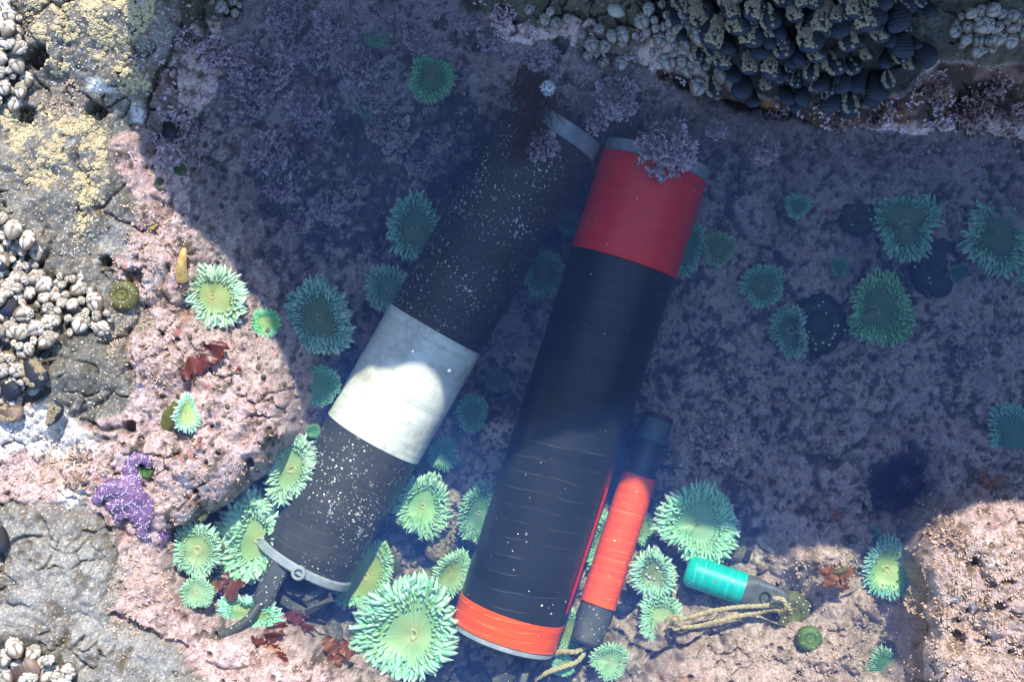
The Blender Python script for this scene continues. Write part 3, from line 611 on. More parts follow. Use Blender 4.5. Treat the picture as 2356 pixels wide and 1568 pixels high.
m_colm = objcol_mat('anemone_column', (.5, .5, .3), .0, .5, 0, 60, bumpy=260)
m_dot = objcol_mat('white_grit', (.8, .78, .7), .0, .6, 0)
# radially grooved oral disc
m_disc, t, b = new_mat('anemone_disc'); oi = nd(t, 'ShaderNodeObjectInfo'); at = nd(t, 'ShaderNodeAttribute', attribute_name='tip'); at2 = nd(t, 'ShaderNodeAttribute', attribute_name='ang')
cmb = nd(t, 'ShaderNodeCombineXYZ'); t.links.new(at2.outputs['Fac'], cmb.inputs[0])
nn = noise(t, 9, 3, cmb.outputs[0], .7)
c = mixc(t, ramp(t, at.outputs['Fac'], .0, .5), mixc(t, 1.0, oi.outputs['Color'], (1.35, .95, .9), 'MULTIPLY'), oi.outputs['Color'])
c = mixc(t, 1.0, c, mixc(t, ramp(t, nn, .35, .65), (.55, .60, .5), (1.28, 1.22, 1.15)), 'MULTIPLY')
t.links.new(c, b.inputs['Base Color']); b.inputs['Roughness'].default_value = .45; bump(t, b, nn, .5, .002)

def tentacle_mesh(name, curve, seg=5, rings=6, fat=.125, twist=0.0):
    V = []; tip = []
    for i in range(rings):
        s_ = i / (rings - 1); ang = curve * s_ * s_; px = math.sin(ang) * s_ * .9; pz = s_ * (1 - .18 * abs(curve) * s_)
        r = fat * (1 - .10 * s_) * math.sqrt(max(0, 1 - s_ ** 3.0)) + .014; sw = 1 + .16 * math.sin(s_ * 3.0)
        py = twist * s_ * s_ * .3
        for j in range(seg):
            a = 2 * math.pi * j / seg; V.append((px + r * sw * math.cos(a), py + r * sw * math.sin(a), pz)); tip.append(s_ ** 1.5)
    F = grid_faces(rings, seg, wrap=True)
    return mesh_np(name, V, F, True, {'tip': tip})
TENT = [tentacle_mesh('tentacle', cv, 5, 6, ft, tw) for cv, ft, tw in ((.5, .15, .3), (.9, .145, -.5), (.2, .155, .8), (-.35, .15, -.8), (.7, .14, 1.2), (1.4, .145, 0))]
for me in TENT: me.materials.append(m_tent)
TV = [np.array([v.co[:] for v in me.vertices]) for me in TENT]; TTF = np.array([p.vertices[:] for p in TENT[0].polygons]); TTIP = np.array([d.value for d in TENT[0].attributes['tip'].data])
ICO1 = icos(1)
MINT = (.27, .50, .35); MINT2 = (.30, .54, .38); TEAL = (.13, .37, .29); DEEPG = (.07, .30, .17); GREEN = (.14, .42, .18); OLIVE = (.16, .17, .045)  # TEAL, DEEPG: tones of anemones in shade, the shade put into the colour
def anemone(x, y, rx, ry, rot, zc, label, big=True, col=MINT, disc=(.30, .50, .20), notch=(), tilt=None, tl=.34, n=44, rows_=4, off=(0, 0), colm=OLIVE, hgt=None, dots=0, group='green anemones in the pool', hole=.5):
    R = (rx + ry) / 2 * S * (CAMH - zc) / CAMH; tl *= .80; n = int(n * (1.32 if big else 1.35)) if rows_ < 6 else n
    ax, ay = rx * S * (CAMH - zc) / CAMH * (1 - tl * .62), ry * S * (CAMH - zc) / CAMH * (1 - tl * .62)
    cx, cy, _ = P(x, y, zc); gz = float(zat(np.array(cx), np.array(cy))); h = max(.03, min(zc - gz, R * 1.5)) if hgt is None else hgt
    M = Matrix.Translation((cx, cy, zc))
    if tilt: M = M @ Matrix.Rotation(math.radians(tilt[0]), 4, 'Z') @ Matrix.Rotation(math.radians(tilt[1]), 4, 'Y') @ Matrix.Rotation(-math.radians(tilt[0]), 4, 'Z')
    M = M @ Matrix.Rotation(math.radians(rot), 4, 'Z') @ Matrix.Translation((0, 0, -h))
    root = empty('sea_anemone', mat=M); tag(root, label, 'anemone', group)
    rs = random.Random(int(x * 7 + y * 13)); ph = rs.uniform(0, 6); hj = rs.uniform(.85, 1.15); col = (col[0] * rs.uniform(.8, 1.25), col[1] * hj, col[2] * hj * rs.uniform(.85, 1.1))
    def edge(a):
        k = 1 + .07 * math.sin(3 * a + ph) + .05 * math.sin(2 * a + ph * 3) + .035 * math.sin(5 * a + ph * 2)
        for (na, dep, wd) in notch:
            d = (a - math.radians(na - rot) + math.pi) % (2 * math.pi) - math.pi; k -= dep * math.exp(-(d / math.radians(wd)) ** 2)
        return ax * k, ay * k
    def wave(a, rho): 
        v = R * .07 * math.sin(2 * a + ph) * rho + R * .05 * math.sin(4 * a + ph) * rho ** 2
        for (na, dep, wd) in notch:
            d = (a - math.radians(na - rot) + math.pi) % (2 * math.pi) - math.pi; v += R * dep * .5 * math.exp(-(d / math.radians(wd)) ** 2) * rho
        return v
    prof = [(0.001, -.22), (.10, -.17), (.17, -.15), (.35, -.16), (.55, -.11), (.72, -.03), (.86, .0), (.96, -.05), (1.0, -.12)]
    def pt(a, rho, dz=0):
        ex, ey = edge(a); f_ = (1 - rho) ; return Vector((ex * math.cos(a) * rho + off[0] * R * f_, ey * math.sin(a) * rho + off[1] * R * f_, h + dz * R * 1.5 * hole + wave(a, rho)))
    m_ = 56; V = []; tp = []; an = []
    for (rho, dz) in prof:
        for j in range(m_):
            a = 2 * math.pi * j / m_; V.append(pt(a, rho, dz)); tp.append(rho); an.append(math.sin(a * 1.0) * 3 + math.cos(a) * 2)
    link('oral_disc', mesh_np('oral_disc', V, grid_faces(len(prof), m_, True), True, {'tip': tp, 'ang': an}), m_disc, root).color = (*disc, 1)
    V = []
    for (rho, zz) in ((1.0, 0), (.98, -.06), (.86, -.14), (.78, -.3), (.8, -.7), (.92, -1.0), (1.0, -1.12)):
        for j in range(m_):
            a = 2 * math.pi * j / m_; p = pt(a, 1.0, -.12); hh = max(h, R * .5)
            V.append((p.x * rho + (.012 * R) * math.sin(17 * a), p.y * rho, p.z + zz * hh))
    link('column', mesh_np('column', V, grid_faces(7, m_, True)), m_colm, root).color = (*colm, 1)
    if big:
        V = []; mr_ = rs.uniform(.5, 1.5); ma_ = rs.uniform(0, 3.1); my_ = rs.uniform(.35, 1.0)
        for i in range(4):
            for j in range(14):
                a = 2 * math.pi * j / 14; k = (.06, .10, .14, .17)[i] * (1 + .15 * math.sin(3 * a)); zz = (-.05, .03, .02, -.07)[i]
                u1 = R * k * mr_ * math.cos(a); u2 = R * k * mr_ * my_ * math.sin(a); V.append((u1 * math.cos(ma_) - u2 * math.sin(ma_) + off[0] * R * .85, u1 * math.sin(ma_) + u2 * math.cos(ma_) + off[1] * R * .85, h + zz * R - .22 * hole * R * 1.1 + 0))
        link('mouth', mesh_np('mouth', V, grid_faces(4, 14, True)), m_tent, root).color = (*[.5 * a_ + .5 * b_ for a_, b_ in zip(disc, (.5, .48, .25))], 1)
    TVs = []; TFs = []; TT = []; o = 0
    rowspec = [(.60, 66, .62), (.73, 50, .78), (.86, 30, .95), (.96, 10, 1.0), (1.0, -12, .85)][:rows_] if rows_ <= 4 else [(.52, 72, .5), (.64, 62, .66), (.75, 48, .82), (.86, 30, .95), (.95, 12, 1.05), (1.0, -12, .9)]
    for ri, (rho, elev, lf) in enumerate(rowspec):
        nn_ = int(n * (.55 + .45 * rho) * (.62 if ri == 0 else 1))
        for j in range(nn_):
            a = 2 * math.pi * (j + .5 * (ri % 2) + rs.uniform(-.3, .3)) / nn_
            p = pt(a, rho * (1 + rs.uniform(-.03, .03)), np.interp(rho, [q[0] for q in prof], [q[1] for q in prof]))
            ex, ey = edge(a); out_ = Vector((math.cos(a) / ax, math.sin(a) / ay, 0)).normalized()
            el = math.radians(elev + rs.uniform(-14, 14)); az = rs.uniform(-.42, .42) + .3 * math.sin(4 * a + ph)
            d = (Matrix.Rotation(az, 3, 'Z') @ out_) * math.cos(el) + Vector((0, 0, math.sin(el)))
            ln = tl * R * lf * rs.uniform(.82, 1.15) * (1.0 if big else 1.25); k = rs.randrange(6)
            zx = d; xx = (Vector((0, 0, -1)) - zx * (-zx.z)); xx = xx.normalized() if xx.length > .1 else out_; yy = zx.cross(xx)
            B = Matrix((xx, yy, zx)).transposed(); fat = 1.15 if not big else 1.0
            if big:
                ob = bpy.data.objects.new('tentacle', TENT[k]); COL.objects.link(ob); ob.parent = root
                wdt = ln * fat * min(1.25, max(.7, .9 + .1 * ri))
                B4 = B.to_4x4() @ Matrix.Diagonal((wdt, wdt, ln, 1)); B4.translation = p; ob.matrix_local = B4
                g = rs.uniform(.82, 1.15); ob.color = (col[0] * g * rs.uniform(.85, 1.15), col[1] * g, col[2] * g * rs.uniform(.9, 1.1), 1)
            else:
                Bm = np.array(B) @ np.diag((ln * fat, ln * fat, ln)); TVs.append(TV[k] @ Bm.T + np.array(p)); TFs.append(TTF + o); o += len(TV[k]); TT.append(TTIP)
    if not big:
        ob = link('tentacle_fringe', mesh_np('tentacle_fringe', np.concatenate(TVs), np.concatenate(TFs), True, {'tip': np.concatenate(TT)}), m_tent, root); ob.color = (*col, 1); ob['kind'] = 'stuff'
    if dots:
        N = dots; a = rng.uniform(0, 6.28, N); rr = np.sqrt(rng.uniform(.02, .9, N))
        pts = np.array([pt(a_, r_ * .7, -.12)[:] for a_, r_ in zip(a, rr)]); pts[:, 2] += .002
        sc = rng.uniform(.0012, .004, N); Mx = frames(np.tile([0, 0, 1.], (N, 1)), a, sc, sc * .8, sc * .6)
        V, F = scatter(ICO1[0], ICO1[1], Mx, pts); g = link('shell_grit', mesh_np('shell_grit', V, F), m_dot, root); g.color = (.7, .66, .55, 1); g['kind'] = 'stuff'
    return root
def closed(x, y, r, label, col=(.12, .16, .04), z=None, dots=18, ry=None, up=0.0):
    g = ground(np.array([x]), np.array([y]))[0]; g = np.array([*P(x, y, g[2] + up)]); R = r * S * (CAMH - g[2]) / CAMH; ry = ry or r
    root = empty('closed_anemone', (g[0], g[1], g[2] - .004)); tag(root, label, 'anemone', 'anemones closed up into knobs')
    prof = [(1.0, -.25), (1.02, .1), (.95, .33), (.78, .50), (.60, .56), (.42, .52), (.33, .40), (.22, .36), (.001, .34)]
    V = []; tp = []
    for (rho, zz) in prof:
        for j in range(40):
            a = 2 * math.pi * j / 40; k = rho * (1 + .03 * math.sin(5 * a + x) + .02 * math.sin(23 * a) * (rho > .3)); V.append((R * k * math.cos(a), R * k * math.sin(a) * ry / r, R * zz)); tp.append(1 - rho)
    link('knob', mesh_np('knob', V, grid_faces(len(prof), 40, True)), m_colm, root).color = (*col, 1)
    V = []
    for (rho, zz) in ((.34, .38), (.32, .47), (.24, .47), (.16, .38), (.001, .37)):
        for j in range(20): a = 2 * math.pi * j / 20; k = rho * (1 + .06 * math.sin(10 * a)); V.append((R * k * math.cos(a), R * k * math.sin(a) * ry / r, R * zz))
    link('mouth', mesh_np('mouth', V, grid_faces(5, 20, True)), m_colm, root).color = (col[0] * 1.2, col[1] * 1.25, col[2] * 1.2, 1)
    if dots:
        a = rng.uniform(0, 6.28, dots); rr = rng.uniform(.4, 1.0, dots); zz = np.interp(rr, [.33, .6, .78, .95, 1.02], [.45, .57, .51, .35, .12])
        pts = np.stack([R * rr * np.cos(a), R * rr * np.sin(a) * ry / r, R * zz], -1); sc = R * rng.uniform(.025, .065, dots)
        V, F = scatter(ICO1[0], ICO1[1], frames(np.tile([0, 0, 1.], (dots, 1)), a, sc, sc * .8, sc * .6), pts); g2 = link('shell_grit', mesh_np('shell_grit', V, F), m_dot, root); g2.color = (.72, .68, .55, 1); g2['kind'] = 'stuff'
G3 = 'green anemones in the pool'
A = anemone
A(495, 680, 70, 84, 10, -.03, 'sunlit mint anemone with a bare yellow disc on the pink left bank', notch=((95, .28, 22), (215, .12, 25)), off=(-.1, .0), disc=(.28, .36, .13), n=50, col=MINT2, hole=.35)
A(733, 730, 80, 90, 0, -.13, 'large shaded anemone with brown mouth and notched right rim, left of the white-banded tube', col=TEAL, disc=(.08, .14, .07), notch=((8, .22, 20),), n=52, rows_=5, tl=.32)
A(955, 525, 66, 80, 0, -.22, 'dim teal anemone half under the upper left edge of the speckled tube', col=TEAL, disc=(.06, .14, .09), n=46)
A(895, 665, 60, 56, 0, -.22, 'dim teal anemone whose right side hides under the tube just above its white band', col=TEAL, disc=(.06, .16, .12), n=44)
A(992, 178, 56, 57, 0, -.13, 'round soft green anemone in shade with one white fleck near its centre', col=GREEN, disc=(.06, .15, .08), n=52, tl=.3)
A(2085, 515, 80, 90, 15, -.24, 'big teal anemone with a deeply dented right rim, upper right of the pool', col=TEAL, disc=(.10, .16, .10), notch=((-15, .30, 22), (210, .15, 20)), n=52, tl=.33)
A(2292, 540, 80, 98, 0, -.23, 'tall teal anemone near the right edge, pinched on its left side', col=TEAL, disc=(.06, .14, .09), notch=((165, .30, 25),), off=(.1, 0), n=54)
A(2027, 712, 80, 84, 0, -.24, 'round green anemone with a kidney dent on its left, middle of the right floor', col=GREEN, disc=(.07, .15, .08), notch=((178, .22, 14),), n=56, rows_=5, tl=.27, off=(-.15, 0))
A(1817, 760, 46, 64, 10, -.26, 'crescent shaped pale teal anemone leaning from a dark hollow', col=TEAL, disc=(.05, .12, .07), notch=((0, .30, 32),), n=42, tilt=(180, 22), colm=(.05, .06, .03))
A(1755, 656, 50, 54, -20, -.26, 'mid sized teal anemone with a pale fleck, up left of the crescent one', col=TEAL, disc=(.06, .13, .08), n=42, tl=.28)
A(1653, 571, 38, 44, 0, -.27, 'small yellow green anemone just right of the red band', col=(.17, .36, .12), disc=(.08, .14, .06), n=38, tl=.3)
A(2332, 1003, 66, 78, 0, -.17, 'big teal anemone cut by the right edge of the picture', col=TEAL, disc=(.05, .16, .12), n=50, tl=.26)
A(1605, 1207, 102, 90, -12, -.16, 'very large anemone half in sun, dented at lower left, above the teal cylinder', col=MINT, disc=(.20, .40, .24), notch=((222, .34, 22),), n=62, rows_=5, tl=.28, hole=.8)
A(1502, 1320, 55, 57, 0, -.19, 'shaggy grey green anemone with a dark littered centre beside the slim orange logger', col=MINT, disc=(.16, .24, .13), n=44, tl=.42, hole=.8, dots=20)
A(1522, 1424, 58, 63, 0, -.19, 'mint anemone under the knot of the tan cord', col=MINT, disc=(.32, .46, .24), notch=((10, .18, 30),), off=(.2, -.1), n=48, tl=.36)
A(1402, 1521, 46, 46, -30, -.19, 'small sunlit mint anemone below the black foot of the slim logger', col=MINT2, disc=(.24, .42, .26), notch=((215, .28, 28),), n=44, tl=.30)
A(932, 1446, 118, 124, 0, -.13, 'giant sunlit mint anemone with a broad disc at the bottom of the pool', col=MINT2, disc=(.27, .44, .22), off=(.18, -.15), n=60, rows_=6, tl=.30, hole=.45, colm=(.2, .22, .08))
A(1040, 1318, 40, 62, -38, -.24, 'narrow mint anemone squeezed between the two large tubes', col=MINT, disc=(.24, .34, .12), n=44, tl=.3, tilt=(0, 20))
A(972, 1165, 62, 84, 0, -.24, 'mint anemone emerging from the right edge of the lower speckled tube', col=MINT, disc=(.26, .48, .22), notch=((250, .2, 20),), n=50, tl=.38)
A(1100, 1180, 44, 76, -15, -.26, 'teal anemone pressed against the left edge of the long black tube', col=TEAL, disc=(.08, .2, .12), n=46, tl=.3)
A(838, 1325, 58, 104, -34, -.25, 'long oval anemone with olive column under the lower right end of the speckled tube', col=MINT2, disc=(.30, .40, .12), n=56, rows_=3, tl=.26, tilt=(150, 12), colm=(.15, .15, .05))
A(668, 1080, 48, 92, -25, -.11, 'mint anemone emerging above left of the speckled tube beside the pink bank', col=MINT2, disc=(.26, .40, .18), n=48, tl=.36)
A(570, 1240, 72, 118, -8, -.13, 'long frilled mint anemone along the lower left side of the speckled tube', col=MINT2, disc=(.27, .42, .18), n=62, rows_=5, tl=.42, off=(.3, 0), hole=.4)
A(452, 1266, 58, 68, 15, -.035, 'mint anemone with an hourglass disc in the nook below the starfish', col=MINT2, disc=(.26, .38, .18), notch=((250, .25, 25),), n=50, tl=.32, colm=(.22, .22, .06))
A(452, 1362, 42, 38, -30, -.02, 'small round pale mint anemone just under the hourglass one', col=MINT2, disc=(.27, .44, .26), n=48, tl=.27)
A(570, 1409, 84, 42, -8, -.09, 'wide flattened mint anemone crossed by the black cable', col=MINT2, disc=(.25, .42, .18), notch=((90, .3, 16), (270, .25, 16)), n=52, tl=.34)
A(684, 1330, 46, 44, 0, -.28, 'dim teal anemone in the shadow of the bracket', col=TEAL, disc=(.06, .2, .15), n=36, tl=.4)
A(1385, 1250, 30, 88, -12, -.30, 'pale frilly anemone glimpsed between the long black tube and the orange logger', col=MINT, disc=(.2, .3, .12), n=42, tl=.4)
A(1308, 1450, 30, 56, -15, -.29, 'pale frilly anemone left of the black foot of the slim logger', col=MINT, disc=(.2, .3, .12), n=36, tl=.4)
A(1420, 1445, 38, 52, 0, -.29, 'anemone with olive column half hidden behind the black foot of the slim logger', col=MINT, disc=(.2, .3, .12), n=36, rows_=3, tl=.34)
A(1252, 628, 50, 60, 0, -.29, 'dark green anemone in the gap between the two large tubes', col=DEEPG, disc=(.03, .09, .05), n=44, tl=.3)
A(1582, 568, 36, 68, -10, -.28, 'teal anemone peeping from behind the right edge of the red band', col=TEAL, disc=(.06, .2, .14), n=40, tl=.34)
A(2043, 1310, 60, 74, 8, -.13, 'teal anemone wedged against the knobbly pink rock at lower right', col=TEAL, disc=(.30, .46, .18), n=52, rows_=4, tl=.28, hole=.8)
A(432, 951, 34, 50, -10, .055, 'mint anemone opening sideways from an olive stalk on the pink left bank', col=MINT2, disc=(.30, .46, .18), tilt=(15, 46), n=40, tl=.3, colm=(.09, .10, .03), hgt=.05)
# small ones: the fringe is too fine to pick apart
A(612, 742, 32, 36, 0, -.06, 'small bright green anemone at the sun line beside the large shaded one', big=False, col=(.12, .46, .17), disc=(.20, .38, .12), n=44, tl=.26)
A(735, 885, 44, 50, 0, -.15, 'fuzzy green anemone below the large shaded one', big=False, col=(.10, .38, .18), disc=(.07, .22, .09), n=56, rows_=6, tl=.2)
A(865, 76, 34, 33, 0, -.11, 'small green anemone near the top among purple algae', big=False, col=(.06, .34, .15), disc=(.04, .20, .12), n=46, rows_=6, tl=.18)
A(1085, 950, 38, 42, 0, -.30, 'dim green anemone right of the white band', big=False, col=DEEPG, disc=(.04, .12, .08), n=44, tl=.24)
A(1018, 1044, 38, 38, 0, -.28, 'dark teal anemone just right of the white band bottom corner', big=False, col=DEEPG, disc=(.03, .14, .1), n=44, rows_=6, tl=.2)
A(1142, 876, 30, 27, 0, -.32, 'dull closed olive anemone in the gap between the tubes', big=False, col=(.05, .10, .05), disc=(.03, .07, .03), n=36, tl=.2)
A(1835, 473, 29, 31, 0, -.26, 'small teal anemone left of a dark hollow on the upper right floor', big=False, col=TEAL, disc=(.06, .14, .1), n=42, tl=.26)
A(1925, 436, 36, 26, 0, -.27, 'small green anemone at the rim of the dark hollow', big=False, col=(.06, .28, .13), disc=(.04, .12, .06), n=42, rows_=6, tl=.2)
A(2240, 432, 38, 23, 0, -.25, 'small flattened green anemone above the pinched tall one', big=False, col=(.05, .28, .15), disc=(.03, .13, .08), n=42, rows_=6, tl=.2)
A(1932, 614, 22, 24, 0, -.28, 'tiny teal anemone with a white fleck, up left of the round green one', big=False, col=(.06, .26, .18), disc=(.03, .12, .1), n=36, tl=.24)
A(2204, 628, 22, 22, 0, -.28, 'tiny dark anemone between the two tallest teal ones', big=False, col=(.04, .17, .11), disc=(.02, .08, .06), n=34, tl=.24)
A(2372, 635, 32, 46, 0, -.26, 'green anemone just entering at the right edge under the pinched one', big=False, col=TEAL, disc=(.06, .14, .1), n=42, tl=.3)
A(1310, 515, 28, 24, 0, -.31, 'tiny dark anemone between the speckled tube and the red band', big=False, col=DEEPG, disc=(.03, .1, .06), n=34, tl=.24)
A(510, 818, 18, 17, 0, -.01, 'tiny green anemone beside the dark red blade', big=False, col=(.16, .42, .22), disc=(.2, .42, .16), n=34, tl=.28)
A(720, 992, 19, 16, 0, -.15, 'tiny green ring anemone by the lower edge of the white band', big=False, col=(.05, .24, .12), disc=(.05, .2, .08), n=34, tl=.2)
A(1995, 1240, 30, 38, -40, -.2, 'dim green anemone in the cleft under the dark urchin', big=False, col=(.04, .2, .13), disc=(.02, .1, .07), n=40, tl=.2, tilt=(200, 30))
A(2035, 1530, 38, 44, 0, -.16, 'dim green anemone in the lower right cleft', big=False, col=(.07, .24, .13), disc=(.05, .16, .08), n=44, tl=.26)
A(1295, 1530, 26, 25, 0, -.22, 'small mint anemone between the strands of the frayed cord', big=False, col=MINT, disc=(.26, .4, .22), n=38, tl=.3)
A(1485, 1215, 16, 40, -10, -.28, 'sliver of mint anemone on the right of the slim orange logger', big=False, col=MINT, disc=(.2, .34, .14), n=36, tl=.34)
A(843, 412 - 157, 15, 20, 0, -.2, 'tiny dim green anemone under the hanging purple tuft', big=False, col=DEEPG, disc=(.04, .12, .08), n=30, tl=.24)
closed(282, 679, 36, 'olive closed anemone ringed with white grit on the grey rock', (.10, .095, .03), dots=30)
closed(334, 1085, 17, 'small dark green knob anemone hugged by the curling starfish arm', (.05, .11, .03), dots=8)
closed(460, 1182, 18, 'small olive knob anemone on the pink bank right of the starfish', (.09, .10, .035), dots=5)
closed(1862, 1468, 29, 'smooth green knob anemone on the lower right pink rock', (.085, .15, .05), dots=10, up=.012)
closed(1710, 1272, 14, 'tiny dark knob beside the teal cylinder', (.05, .06, .04), dots=2, ry=20)
closed(348, 520, 9, 'tiny yellow knob at the pink rim', (.35, .26, .04), dots=0)
closed(412, 390, 15, 'dark green knob in the shaded crevice, the right one', (.03, .06, .02), dots=8)
closed(365, 425, 16, 'dark wet knob in the shaded crevice, the left one', (.03, .045, .03), dots=12)
closed(545, 150, 20, 'deep green knob in the shaded upper crevice', (.03, .09, .03), dots=4)
closed(570, 183, 16, 'mossy olive knob below the deep green one', (.07, .08, .02), dots=8)
closed(1822, 1412, 48, 'broad olive green lump lying behind the drilled tab', (.10, .10, .035), dots=40, ry=58, up=.012)
closed(1880, 745, 66, 'wide dark column shadowed behind the crescent anemone', (.03, .04, .03), dots=24, ry=70)
closed(2150, 600, 60, 'dark rounded column right of the dented teal anemone', (.03, .04, .035), dots=10, ry=90)
closed(1975, 500, 44, 'dark low mound in the hollow on the upper right floor', (.03, .04, .03), dots=10)

# ------------------------------------------------------------------ small growths
def gridlook(R, x, y):
    i = np.clip(np.searchsorted(AX, x), 0, len(AX) - 1); j = np.clip(np.searchsorted(AY, y), 0, len(AY) - 1); return R[j, i]
def attr_mat(name, c1, c2, tipc, tipw, rough=.65, scale=120, spec=.3, trans=0, bs=0):
    m, t, b = new_mat(name); at = nd(t, 'ShaderNodeAttribute', attribute_name='tip'); co = objco(t)
    f_ = nd(t, 'ShaderNodeMath', operation='MULTIPLY'); t.links.new(at.outputs['Fac'], f_.inputs[0]); f_.inputs[1].default_value = tipw
    t.links.new(mixc(t, f_.outputs[0], mixc(t, ramp(t, noise(t, scale, 3, co), .35, .65), c1, c2), tipc), b.inputs['Base Color'])
    b.inputs['Roughness'].default_value = rough; b.inputs['Specular IOR Level'].default_value = spec
    if bs: bump(t, b, noise(t, scale * 4, 3, co), bs, .001)
    return m
OCT = np.array([(1, 0, 0), (-1, 0, 0), (0, 1, 0), (0, -1, 0), (0, 0, 1), (0, 0, -1)], float)
OCTF = np.array([(0, 2, 4), (2, 1, 4), (1, 3, 4), (3, 0, 4), (2, 0, 5), (1, 2, 5), (3, 1, 5), (0, 3, 5)])
def sprig(seed, n=4):
    r = np.random.default_rng(seed); V = []; F = []; tp = []
    for i in range(n):
        d = np.array([r.normal() * .6, r.normal() * .6, 1.0]); d /= np.linalg.norm(d); l = r.uniform(.5, 1.0); c = d * l * .55
        Mx = frames(d[None], np.array([r.uniform(0, 6)]), np.array([.24]), np.array([.2]), np.array([.5 * l]))[0]
        V.append(OCT @ Mx.T + c); F.append(OCTF + 6 * i); tp += [.5, .5, .5, .5, 1, 0]
    return np.concatenate(V), np.concatenate(F), np.array(tp)
ELL = lambda cx, cy, rx_, ry_: np.exp(-(((DX - cx) / rx_) ** 2 + ((DY - cy) / ry_) ** 2) ** 1.5)
pale_d = np.max([ELL(2270, 1400, 230, 240), ELL(330, 1360, 75, 110), ELL(345, 550, 60, 90) * .7, ELL(120, 1100, 130, 50), ELL(360, 800, 60, 110) * .8, ELL(285, 780, 40, 60), ELL(145, 235, 50, 45) * .7, ELL(1900, 1500, 220, 70) * .6, ELL(1900, 1300, 100, 50) * .5, ELL(600, 1520, 180, 50) * .35, ELL(550, 850, 110, 130) * .3, ELL(430, 1060, 160, 130) * .22, ELL(30, 60, 40, 80) * .6], axis=0)
purp_d = np.max([ELL(430, 180, 110, 190), ELL(640, 200, 150, 210) * .8, ELL(850, 130, 220, 170) * .6, ELL(1150, 130, 130, 130) * .8, ELL(1420, 200, 220, 90) * .8, ELL(2000, 270, 380, 45), ELL(2150, 340, 280, 40) * .5, ELL(1650, 1010, 110, 90) * .7, ELL(2250, 820, 120, 130) * .35, ELL(1800, 900, 300, 150) * .22, ELL(1900, 500, 300, 150) * .15, ELL(1180, 780, 50, 90) * .4], axis=0)
clump = sst(-.2, .3, fbm(NX, NY, .035, 4, 400, .6))
def turf(name, dens, N, size, mat, label):
    x = rng.uniform(-1.22, 1.22, N * 6); y = rng.uniform(-.82, .82, N * 6)
    k = rng.uniform(0, 1, len(x)) < gridlook(dens, x, y); x = x[k][:N]; y = y[k][:N]; n_ = len(x)
    z = zat(x, y); nm = gnorm(x, y) + rng.normal(0, .35, (n_, 3)); sz = size * rng.uniform(.5, 1.25, n_)
    Vs, Fs, Ts, o = [], [], [], 0
    for q in range(5):
        T_, TF_, tt_ = sprig(q + 30); s_ = slice(q, None, 5)
        V, F = scatter(T_, TF_, frames(nm[s_], rng.uniform(0, 6.28, len(x[s_])), sz[s_], sz[s_], sz[s_]), np.stack([x, y, z - .001], -1)[s_])
        Vs.append(V); Fs.append(F + o); Ts.append(np.tile(tt_, len(x[s_]))); o += len(V)
    ob = link(name, mesh_np(name, np.concatenate(Vs), np.concatenate(Fs), False, {'tip': np.concatenate(Ts)}), mat); tag(ob, label, 'coralline algae', kind='stuff')
m_pale = attr_mat('pale_coralline', (.30, .16, .10), (.50, .33, .25), (.68, .54, .42), .8, .8, 25)
m_purp = attr_mat('purple_coralline', (.26, .16, .20), (.42, .28, .32), (.62, .50, .54), .8, .6, 25)
turf('pale_coralline_turf', np.clip(pale_d * 1.3, 0, 1) * (.15 + .85 * clump) + .05 * pink * (1 - floor_) * (1 - deep), 24000, .0080, m_pale, 'pale pink knobbly coralline turf crusting the sunlit rocks')
turf('purple_coralline_turf', purp_d * clump, 12000, .0105, m_purp, 'dull purple coralline turf on the shaded pool walls')
m_wh = attr_mat('white_crust', (.62, .58, .46), (.8, .78, .72), (.85, .84, .8), .6, .7, 60)
turf('white_barnacle_crust', white * 1.0, 2600, .010, m_wh, 'chalky white crust of broken barnacle bases on the left bank')

